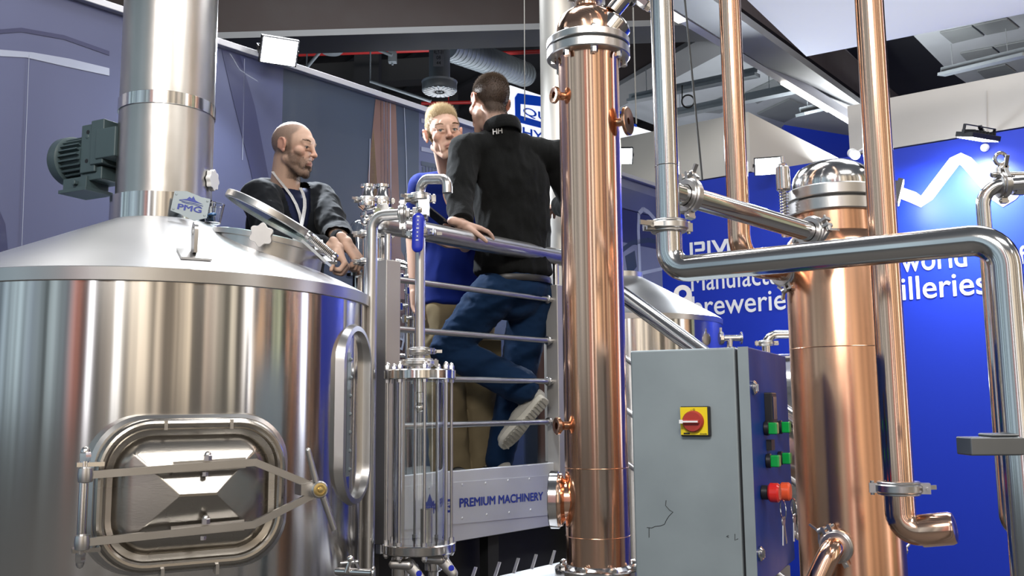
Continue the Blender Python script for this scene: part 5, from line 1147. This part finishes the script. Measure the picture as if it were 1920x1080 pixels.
def folds(sc, amp, st=(1, 1, 1), seed=0.0):
    def f(p):
        q = Vector((p.x * st[0] + seed, p.y * st[1], p.z * st[2])) * sc
        n1 = noise.noise(q); n2 = noise.noise(q * 2.3 + Vector((3.1, 1.7, 9.2)))
        return amp * ((1 - abs(n1) * 2.2) * .7 + n2 * .4)
    return f
def cloth(name, col, rough=.85, weave=700, strength=.12, sheen=.2, var=.12):
    return mat(name, col, 0, rough, noise=(18, var), bump=(weave, strength), sheen=sheen * .15, spec=.12)
def torso(b, pts, top=.03, n=6):
    """lofted trunk through (centre, half width, half depth), closed by rounded ends"""
    rows = []; m = len(pts)
    def ctl(i): return pts[max(0, min(m - 1, i))]
    for i in range(m - 1):
        for k in range(n + (i == m - 2)):
            f = k / n; q = []
            for w_ in range(3):
                a, c, d, e = (ctl(i + o_)[w_] for o_ in (-1, 0, 1, 2)); q.append(c + (d - a) * (.5 * f) + (a * 2 - c * 5 + d * 4 - e) * (.5 * f * f) + (c * 3 - a - d * 3 + e) * (.5 * f ** 3))
            rows.append(q)
    c, w_, d_ = rows[0]; up = (rows[0][0] - rows[1][0]).normalized()
    rows = [(c + up * top, w_ * .35, d_ * .35), (c + up * top * .75, w_ * .75, d_ * .75)] + rows
    c, w_, d_ = rows[-1]; rows += [(c - up * .015, w_ * .85, d_ * .85), (c - up * .018, w_ * .2, d_ * .2)]
    seg = 40; vs = []
    for c, w_, d_ in rows:
        for k in range(seg):
            a = 2 * PI * k / seg; ca_, sa_ = math.cos(a), math.sin(a); e_ = .82
            vs.append(c + torso.R @ Vector((w_ * math.copysign(abs(ca_) ** e_, ca_), d_ * math.copysign(abs(sa_) ** e_, sa_), 0)))
    nr = len(rows); fs = [(r * seg + k, (r + 1) * seg + k, (r + 1) * seg + (k + 1) % seg, r * seg + (k + 1) % seg) for r in range(nr - 1) for k in range(seg)]
    fs += [list(range(seg)), [(nr - 1) * seg + k for k in range(seg)][::-1]]; b.add(vs, fs)
from mathutils.bvhtree import BVHTree
def hit(ob, px, py, lift=.003):
    """point on the surface of an object where the line of sight of a picture point meets it"""
    off = OFF[ob.as_pointer()]; me = ob.data; tr_ = BVHTree.FromPolygons([v.co + off for v in me.vertices], [list(f.vertices) for f in me.polygons])
    d = ray(px, py).normalized(); h = tr_.ray_cast(CAM, d)
    return (h[0] + h[1] * lift, h[1]) if h[0] else None
def person(label, base): return thing('person', label, 'person', base)
DZ = Vector((0, 0, DECK))
# ---------------------------------------------------------------- man in the black fleece, back view
def man_c():
    t = person('person seen from behind in black fleece and navy trousers, hand on the handrail', Vector((at(960, 560, 4.38).x, 4.38, DECK)))
    H = Head(at(918, 196, 4.31), (-.50, .86, -.06), (.02, .05, 1), 1.10)
    tf = Vector((-.50, .866, 0)); tr = Vector((.866, .50, 0)); torso.R = Matrix((tr, tf, ZU)).transposed()
    sl, sr = at(874, 282, 4.24), at(1040, 294, 4.46); nk = at(940, 250, 4.31)
    el, wl_ = at(861, 362, 4.14), at(866, 418, 4.00); er, wr_ = at(1085, 395, 4.56), at(1052, 385, 4.72)
    hl, hr_ = at(925, 552, 4.32), at(1000, 556, 4.48)
    kl, al = at(840, 655, 4.40), at(984, 728, 4.35); kr, ar = at(970, 706, 4.56), at(936, 862, 4.60)
    hz_top = onplane(882, 433, R0, RN)
    b = MB(); H.build(b); b.cap(H.P(0, -.03, -.03), nk - ZU * .04, .058, .068, 24)
    b.cap(nk - ZU * .04, at(958, 440, 4.38), .06, .085, 20); b.cap(at(958, 440, 4.38), at(962, 545, 4.38), .085, .085)
    for s_, e_, w_ in ((sl, el, wl_), (sr, er, wr_)): b.cap(nk - ZU * .06, s_, .045, .045); b.cap(s_, e_, .05, .042); b.cap(e_, w_, .040, .027)
    for h_, k_, a_ in ((hl, kl, al), (hr_, kr, ar)): b.cap(h_, k_, .08, .055); b.cap(k_, a_, .052, .036)
    # left hand lies over the handrail, fingers draped to the right
    rail_c = onplane(880, 450, R0, RN); top = rail_c + ZU * .052
    wrist = at(862, 420, rail_c.y + .005); kd = (U * .9 + RN * .25 - ZU * .12).normalized()
    b.cap(wl_, wrist, .028, .026); hand(b, wrist + ZU * .004, kd, ZU + RN * .35, 1, sc=1.12, each=((.15, .35, .3), (.22, .45, .4), (.3, .5, .4), (.35, .5, .4)), thumb=(1.0, .25, .3))
    hand(b, wr_, Vector((-.3, .9, .1)), ZU, -1, sc=1.0)
    ft = (at(938, 842, 4.44) - at(1020, 748, 4.42)); 
    me = bake(b, .0042, 3); hf = lambda q: sm(-.085 + .075 * sm(-.065, -.02, q.y), -.05 + .07 * sm(-.065, -.02, q.y), q.z) * (1 if q.y < .02 else sm(.075, .06, q.y - q.z * .5)) * (0 if (abs(q.x) > .076 and -.04 < q.z < .032 and -.03 < q.y < .02) else 1)
    body = finish('body', me, SKIN, t, H.tint((.50, .33, .26), scalp=(.035, .025, .019), hairf=lambda q: .92 * hf(q), ear=(.52, .20, .13)))
    H.eyes(body)
    hm = mat('brown_hair', (.045, .031, .022), 0, .85, spec=.08)
    hair('hair', body.data, H, t, hm, hf, 1.8, lambda q: .005 + .011 * sm(.04, .12, q.z), lambda q, n_: n_ + Vector((0, -.25, -.35 + .5 * sm(.05, .12, q.z))), .0011)
    # trousers
    jm = cloth('navy_trousers_cloth', (.006, .021, .058), .85, 900, .12); b = MB()
    b.ell(at(966, 538, 4.38), (.175, .125, .12), torso.R); b.cap(hl, kl, .110, .082, 24); b.cap(kl, kl.lerp(al, .5), .082, .080, 24); b.cap(kl.lerp(al, .5), al - (al - kl).normalized() * .02, .080, .080, 24); b.ell(kl, (.085, .085, .085))
    b.cap(hr_, kr, .110, .088, 24); b.cap(kr, ar + ZU * .0, .086, .068, 24); b.ell(hr_.lerp(hl, .5) - ZU * .02, (.15, .11, .1), torso.R)
    me = bake(b, .008, 6); fa, fb = folds(9, .009, (1, 1, 1.9), 3), folds(26, .003, (1, 1, 1.5), 7)
    def dj(p):
        k = math.exp(-((p - kl).length / .16) ** 2) + math.exp(-((p - al).length / .13) ** 2) + math.exp(-((p - hl).length / .2) ** 2) * .9
        return fa(p) * (.35 + .9 * k) + fb(p) * (.5 + k)
    finish('trousers', me, jm, t, disp=dj)
    b = MB(); 
    for k in range(40):
        a = 2 * PI * k / 40
    wc = at(972, 521, 4.375); ringp = [wc + tr * (.166 * math.cos(a)) + tf * (.118 * math.sin(a)) - ZU * .012 for a in [2 * PI * k / 48 for k in range(48)]]
    b.sweep(ringp, .016, 10, closed=True, flat=.25, hint=tr); obj('belt', b, M['black'], t)
    # fleece jacket
    fm = cloth('black_fleece', (.0068, .0072, .0072), .95, 260, .25, .25, .25); b = MB()
    torso(b, [(at(952, 278, 4.34), .165, .085), (at(956, 330, 4.36), .195, .118), (at(962, 410, 4.38), .185, .125), (at(962, 470, 4.38), .180, .128), (at(962, 512, 4.38), .188, .135)])
    for s_ in (sl, sr): b.cap(nk - ZU * .055, s_ - ZU * .01, .072, .076, 22)
    b.cap(nk - ZU * .07, nk + ZU * .015 - tf * .01, .088, .080, 24)
    b.cap(sl, el, .078, .062, 22); b.cap(el, el.lerp(wl_, .80), .060, .052, 22); b.cap(sr, er, .076, .062, 22); b.cap(er, wr_, .06, .05, 22)
    me = bake(b, .0075, 7); f1, f2 = folds(7.5, .012, (1.6, 1, .55), 11), folds(20, .0035, (1.4, 1, .7), 5)
    fj = finish('fleece_jacket', me, fm, t, disp=lambda p: f1(p) + f2(p), cut=lambda c: (c - (nk + ZU * .10)).length < .052)
    b = MB(); cn = at(942, 248, 4.285) + ZU * .002; lp_ = [cn + tr * (.082 * math.cos(a)) + tf * (.084 * math.sin(a)) + ZU * (.012 - .022 * math.sin(a)) for a in [2 * PI * k / 48 for k in range(48)]]
    b.sweep(lp_, .034, 12, closed=True, flat=.26, hint=tr); me = bake(b, .004, 2); finish('collar', me, fm, t, disp=folds(40, .001))
    q0 = hit(fj, 922, 256, .012); q1 = hit(fj, 946, 251, .012)
    if q0 and q1:
        b = MB(); ex = (q1[0] - q0[0]).normalized(); ey = q0[1].cross(ex).normalized(); b.text('HH', q0[0] + q0[1] * .003, ex, ey if ey.z > 0 else -ey, .030, .050, .002, .02, .2); obj('chest_logo', b, M['postm'], t, label='small grey two-letter logo below the collar')
    b = MB(); b.ring(el.lerp(wl_, .93), (el - wl_), .034, .053, .03, 28, .005); obj('cuff', b, fm, t)
    # shoes
    shm = cloth('grey_suede', (.33, .32, .29), .9, 300, .1); som = mat('cream_sole', (.52, .50, .44), 0, .7, bump=(70, .12))
    def shoe(heel, toe, up_, nm=''):
        a_ = (toe - heel); L_ = a_.length; a_.normalize(); up_ = (up_ - a_ * up_.dot(a_)).normalized(); sd_ = a_.cross(up_)
        Q = lambda x, y, z: heel + a_ * x * L_ + sd_ * y + up_ * z
        prof = [(-.04, .022), (-.01, .036), (.08, .041), (.25, .038), (.42, .038), (.60, .046), (.76, .050), (.90, .042), (.99, .026), (1.03, .012)]
        left = [Q(x, w_, 0) for x, w_ in prof]; right = [Q(x, -w_ * .92, 0) for x, w_ in prof[::-1]]
        b = MB(); b.prism(left + right, up_ * .030); so = obj('sole', b, som, t, bevel=.006)
        b = MB()
        for k in range(15):
            x = .02 + .066 * k; b.beam(Q(x, -.03, -.001), Q(x + .02, .03, -.001), .007, .004, up_)
        obj('tread', b, som, so)
        b = MB(); b.cap(Q(.06, 0, .05), Q(.5, 0, .052), .040, .042, 22, .9, up_); b.cap(Q(.45, 0, .050), Q(.88, 0, .036), .046, .036, 22, .75, up_); b.cap(Q(.05, 0, .05), Q(.12, 0, .105), .040, .044, 22); b.cap(Q(.25, 0, .07), Q(.2, 0, .11), .036, .04)
        me = bake(b, .005, 3); finish('shoe_upper', me, shm, t, disp=folds(30, .0015))
    heel = at(1022, 752, 4.33); toe = at(948, 836, 4.36); axis = (toe - heel).normalized(); shoe(heel, heel + axis * .292, Vector((-.62, .62, .45)))
    f0 = Vector((ar.x, ar.y, DECK)) ; shoe(f0 - tf * .05 + ZU * .0, f0 + tf * .22, ZU)
man_c()
# ---------------------------------------------------------------- man in the blue polo shirt
def man_b():
    t = person('person with short blond hair in a blue polo shirt and khaki trousers, facing the camera', Vector((at(850, 600, 4.7).x, 4.7, DECK)))
    H = Head(at(832, 254, 4.40), (.30, -.94, -.10), (-.16, .05, 1), 1.07)
    tf = Vector((.35, -.936, 0)); tr = tf.cross(ZU); torso.R = Matrix((tr, tf, ZU)).transposed()
    nk = at(846, 318, 4.56); sR_, sL_ = at(790, 352, 4.60), at(898, 352, 4.72)
    eR, wR = at(776, 450, 4.70), at(778, 545, 4.66); eL, wL = at(884, 446, 4.64), at(872, 462, 4.17)
    hR, hL = at(830, 590, 4.68), at(885, 590, 4.74); kR, kL = at(838, 735, 4.62), at(900, 735, 4.70); aR, aL = at(850, 880, 4.66), at(905, 880, 4.72)
    b = MB(); H.build(b, .003, .98, 1, .0002); b.cap(H.P(0, -.02, -.05), nk - ZU * .03, .056, .064, 24); b.cap(nk - ZU * .06, at(856, 560, 4.70), .065, .085)
    for s_, e_, w_ in ((sR_, eR, wR), (sL_, eL, wL)): b.cap(nk - ZU * .07, s_, .045, .045); b.cap(s_, e_, .050, .042); b.cap(e_, w_, .042, .028)
    for h_, k_, a_ in ((hR, kR, aR), (hL, kL, aL)): b.cap(h_, k_, .08, .055); b.cap(k_, a_, .05, .036)
    hand(b, wR, Vector((.12, -.1, -1)), Vector((-.8, .5, 0)), 1, sc=1.1, curl=(.35, .45, .35), thumb=(.5, .3, .2))
    # left hand holds the phone behind the handrail, thumb above and fingers below
    ph0, ph1 = at(803, 394, 4.10), at(868, 446, 4.10)
    pd_ = (ph0 - ph1).normalized(); hand(b, at(876, 460, 4.14), Vector((-1, -.1, .0)), Vector((.15, .2, -1)), -1, sc=1.1, each=((.35, .55, .4), (.35, .6, .4), (.35, .6, .5), (.35, .65, .5)), thumb=(.55, .45, .15))
    me = bake(b, .0042, 3)
    hf = lambda q: (sm(.060, .075, q.z) * (1 if q.y < .06 else sm(.098, .088, q.z * -1 + q.y + .075)) if q.y > .035 else sm(-.03, -.01, q.z)) * (0 if (abs(q.x) > .074 and abs(q.z) < .035 and -.03 < q.y < .02) else 1)
    def hf(q):
        if abs(q.x) > .076 and -.035 < q.z < .04 and -.03 < q.y < .025: return 0
        line = .070 + .012 * (1 - (q.x / .06) ** 2) if q.y > .05 else (.02 + (q.y - .025) * 2.0 if q.y > .025 else -.035)
        return sm(line, line + .006, q.z)
    body = finish('body', me, SKIN, t, H.tint((.60, .39, .30), scalp=(.36, .26, .16), hairf=lambda q: .8 * hf(q), ear=(.60, .28, .20)))
    H.eyes(body, (.035, .05, .06), (.25, .02)); hm = mat('blond_hair', (.36, .27, .155), 0, .75, spec=.15); H.brows(t, mat('fair_brows', (.27, .17, .09), 0, .6), 110)
    hair('hair', body.data, H, t, hm, hf, 1.3, lambda q: .006 + .024 * sm(.065, .118, q.z), lambda q, n_: n_ + Vector((0, .10, .9 * sm(.06, .11, q.z) - .3 * sm(.06, .0, q.z))), .0013)
    pm = cloth('royal_blue_pique', (.006, .017, .15), .8, 600, .2); b = MB()
    torso(b, [(at(846, 352, 4.64), .165, .085), (at(850, 400, 4.66), .180, .115), (at(854, 480, 4.68), .160, .118), (at(856, 570, 4.70), .165, .125)])
    for s_, e_ in ((sR_, eR), (sL_, eL)): b.cap(nk - ZU * .075, s_, .066, .070, 22); b.cap(s_, s_.lerp(e_, .62), .072, .070, 22)
    me = bake(b, .0075, 6); f1 = folds(9, .010, (1, 1, .6), 21); finish('polo_shirt', me, pm, t, disp=f1, cut=lambda c: (c - (nk + ZU * .03)).length < .045 or (abs((c - nk).dot(tr)) < (.05 + ((c - nk).z)) * .35 + .004 and (c - nk).z > -.09 and (c - nk).dot(tf) > .05))
    b = MB(); cn = nk + ZU * .002; b.sweep([cn + tr * (.070 * math.cos(a)) + tf * (.068 * math.sin(a) + .01) + ZU * (.020 - .035 * math.sin(a)) for a in [1.9 + 5.6 * k / 40 for k in range(41)]], .026, 10, flat=.28, hint=tr); obj('collar', b, pm, t)
    km = cloth('khaki_cotton', (.185, .145, .085), .9, 700, .12); b = MB(); b.ell(at(857, 588, 4.71), (.165, .120, .11), torso.R)
    b.cap(hR, kR, .105, .088, 22); b.cap(kR, aR, .086, .080, 22); b.cap(hL, kL, .105, .088, 22); b.cap(kL, aL, .086, .080, 22)
    me = bake(b, .008, 6); f2 = folds(8, .012, (1, 1, .8), 31); finish('khaki_trousers', me, km, t, disp=f2)
    b = MB(); c = kR + ZU * .10 + Vector((-.03, -.085, 0)); b.obox(at(915, 665, 4.60), Vector((.06, .02, 0)), Vector((-.01, .015, 0)), ZU * .075); obj('leg_pocket', b, km, t, bevel=.008)
    for a_ in (aR, aL):
        f0 = Vector((a_.x, a_.y, DECK)); b = MB(); b.cap(f0 + ZU * .04 - tf * .05, f0 + ZU * .03 + tf * .17, .042, .036, 20, .8, ZU); me = bake(b, .006, 2); finish('shoe', me, M['rubber'], t)
    # phone: a thing of its own
    tp = thing('phone', 'black phone held at a slant above the handrail', 'phone', ph1); d = (ph0 - ph1).normalized(); nn_ = d.cross(Vector((0, 1, 0))).normalized(); w2 = (Vector((0, 1, 0)) * .8 + nn_ * .3).normalized(); th = d.cross(w2).normalized()
    ce = (ph0 + ph1) / 2; b = MB(); b.obox(ce, d * (ph0 - ph1).length / 2, w2 * .036, th * .0042); obj('phone_body', b, M['black'], tp, bevel=.003)
    b = MB(); b.obox(ce + th * .0046, d * ((ph0 - ph1).length / 2 - .004), w2 * .033, th * .0004); obj('screen', b, mat('phone_screen', (.01, .01, .012), 0, .08), tp)
man_b()
# ---------------------------------------------------------------- man in the dark cardigan
def man_a():
    t = person('person with shaved head and short beard in a dark hooded jacket wearing a white lanyard', Vector((at(525, 560, 4.3).x, 4.3, DECK)))
    H = Head(at(550, 282, 4.20), (.955, -.27, -.13), (.06, .0, 1), 1.05)
    tf = Vector((.74, -.67, 0)).normalized(); tr = tf.cross(ZU); torso.R = Matrix((tr, tf, ZU)).transposed()
    nk = at(534, 346, 4.24); sR_, sL_ = at(488, 372, 4.08), at(600, 374, 4.36)
    eR, wR = at(515, 462, 3.92), at(632, 466, 3.80); eL, wL = at(630, 436, 4.16), at(649, 456, 3.90)
    hR, hL = at(495, 560, 4.28), at(545, 560, 4.38); kR, kL = at(500, 720, 4.24), at(550, 720, 4.34)
    aR = Vector((hR.x, hR.y, DECK + .09)); aL = Vector((hL.x, hL.y, DECK + .09))
    b = MB(); H.build(b, 0, 1.03, 1.0, .0012); b.cap(H.P(0, -.025, -.04), nk - ZU * .03, .062, .070, 24); b.cap(nk - ZU * .06, at(528, 540, 4.30), .07, .085)
    for s_, e_, w_ in ((sR_, eR, wR), (sL_, eL, wL)): b.cap(nk - ZU * .07, s_, .045, .045); b.cap(s_, e_, .050, .044); b.cap(e_, w_, .043, .029)
    for h_, k_, a_ in ((hR, kR, aR), (hL, kL, aL)): b.cap(h_, k_, .08, .055); b.cap(k_, a_, .05, .036)
    hand(b, wR, Vector((.45, -.2, -.85)), Vector((.85, .1, .45)), 1, sc=1.08, curl=(1.0, 1.25, .9), thumb=(.6, .5, .3))
    hand(b, wL, Vector((.55, -.1, -.75)), Vector((.75, -.35, .5)), -1, sc=1.12, curl=(1.0, 1.2, .9), thumb=(.5, .5, .3))
    me = bake(b, .0042, 3)
    def hf(q):
        if abs(q.x) > .076 and -.035 < q.z < .04 and -.03 < q.y < .025: return 0
        return sm(-.05, -.02, q.z) * sm(.055, .03, q.y - .0) * sm(.034, .016, q.y - .9 * max(0, q.z - .055)) * (.8 - .25 * sm(.075, .11, q.z))
    def bf(q):
        if q.y < -.002 or q.z > -.018 or q.z < -.135: return 0
        up_ = -.030 + .012 * sm(.05, .065, abs(q.x)) if abs(q.x) > .035 else -.040
        f = sm(up_ + .006, up_ - .012, q.z)
        if abs(q.x) < .022 and -.070 < q.z < -.050 and q.y > .08: f *= .15
        return f * sm(-.002, .02, q.y)
    body = finish('body', me, SKIN, t, H.tint((.56, .37, .28), scalp=(.17, .125, .10), hairf=lambda q: .9 * hf(q), beardf=lambda q: .62 * bf(q), beard=(.15, .10, .075), ear=(.58, .28, .21)))
    H.eyes(body, (.05, .04, .035), (.1, -.3), .0018); hm = mat('dark_stubble', (.06, .043, .032), 0, .7); H.brows(t, mat('dark_brows', (.14, .095, .07), 0, .8), 150, 1.3)
    hair('cropped_hair', body.data, H, t, hm, hf, 1.5, lambda q: .0026, lambda q, n_: n_ + Vector((0, -.3, -.2)), .0005)
    hair('beard', body.data, H, t, hm, bf, 2.4, lambda q: .0050, lambda q, n_: n_ + Vector((0, .1, -.9)), .0005)
    # navy t-shirt, jacket with an open front, lanyard
    tm = cloth('navy_tshirt', (.014, .018, .05), .85, 800, .1); b = MB()
    torso(b, [(at(535, 376, 4.24), .150, .085), (at(535, 430, 4.26), .172, .118), (at(530, 530, 4.29), .165, .12)]); b.cap(nk - ZU * .085, nk - ZU * .045, .082, .072, 24); b.cap(nk - ZU * .085, sL_, .058, .062); b.cap(nk - ZU * .085, sR_, .058, .062)
    me = bake(b, .0075, 5); ts = finish('t_shirt', me, tm, t, cut=lambda c: (c - (nk + ZU * .01 + tf * .02)).length < .060)
    jm = cloth('dark_jacket_knit', (.008, .0095, .012), .92, 500, .2, .3, .25); b = MB()
    torso(b, [(at(536, 372, 4.24), .165, .10), (at(538, 430, 4.26), .190, .138), (at(532, 500, 4.28), .185, .140), (at(529, 550, 4.29), .185, .14)])
    for s_ in (sR_, sL_): b.cap(nk - ZU * .07, s_, .074, .080, 22)
    b.cap(sR_, eR, .082, .066, 22); b.cap(eR, eR.lerp(wR, .72), .066, .052, 22); b.cap(sL_, eL, .080, .064, 22); b.cap(eL, eL.lerp(wL, .75), .062, .050, 22)
    def cutj(c):
        d = c - nk; x, y, z = d.dot(tr), d.dot(tf), d.z
        if (c - (nk + ZU * .03)).length < .062: return True
        return y > .0 and z > -.30 and abs(x) < .012 + (z + .30) * .26
    me = bake(b, .007, 6); f1, f2 = folds(10, .011, (1, 1, .7), 41), folds(24, .003, (1, 1, .8), 9); hj = finish('hooded_jacket', me, jm, t, disp=lambda p: f1(p) + f2(p), cut=cutj)
    b = MB(); cn = nk - ZU * .030 - tf * .02
    b.sweep([cn + tr * (.105 * math.cos(a)) + tf * (.090 * math.sin(a)) + ZU * (.012 - .025 * math.sin(a)) for a in [2.6 + 4.2 * k / 40 for k in range(41)]], [.012 + .026 * math.sin(PI * k / 40) for k in range(41)], 12, flat=.7, hint=tr); me = bake(b, .005, 4); finish('hood', me, jm, t, disp=folds(22, .004))
    lm = mat('white_strap', (.55, .55, .56), 0, .7, noise=(120, .35)); b = MB()
    def onchest(px, py):
        hs = [h for h in (hit(ts, px, py), hit(hj, px, py), hit(body, px, py)) if h]
        return min(hs, key=lambda h: (h[0] - CAM).length)
    for L_ in (((513, 322), (524, 338), (536, 353), (546, 368), (555, 384), (562, 402), (564, 420)), ((561, 352), (567, 362), (571, 374), (571, 388), (568, 404), (564, 420), (563, 440))):
        hs = [onchest(*q) for q in L_]; pts = [h[0] + h[1] * .002 - ray(*q).normalized() * .006 for h, q in zip(hs, L_)]
        pts = [pts[0]] + [(pts[k - 1] + pts[k] * 2 + pts[k + 1]) / 4 for k in range(1, len(pts) - 1)] + [pts[-1]]
        b.sweep(pts, .0095, 8, flat=.16, hint=hs[3][1])
    bd = onchest(560, 446)[0]
    obj('lanyard', b, lm, t, label='white printed lanyard')
    b = MB(); b.obox(bd + tf * .01 - ZU * .03, tr * .035, tf * .003, ZU * .045); obj('badge', b, M['white'], t)
    b = MB(); b.ring(wL.lerp(eL, .10), wL - eL, .026, .034, .016, 28, .003); obj('wrist_strap', b, M['black'], t)
    dm_ = cloth('dark_trousers', (.02, .02, .025), .9); b = MB(); b.ell(at(525, 560, 4.32), (.16, .12, .11), torso.R)
    for h_, k_, a_ in ((hR, kR, aR), (hL, kL, aL)): b.cap(h_, k_, .10, .08); b.cap(k_, a_ - ZU * .04, .08, .07)
    me = bake(b, .01, 4); finish('trousers', me, dm_, t, disp=folds(9, .008))
    for a_ in (aR, aL):
        f0 = Vector((a_.x, a_.y, DECK)); b = MB(); b.cap(f0 + ZU * .04 - tf * .05, f0 + ZU * .03 + tf * .17, .042, .036, 20, .8, ZU); me = bake(b, .006, 2); finish('shoe', me, M['rubber'], t)
man_a()
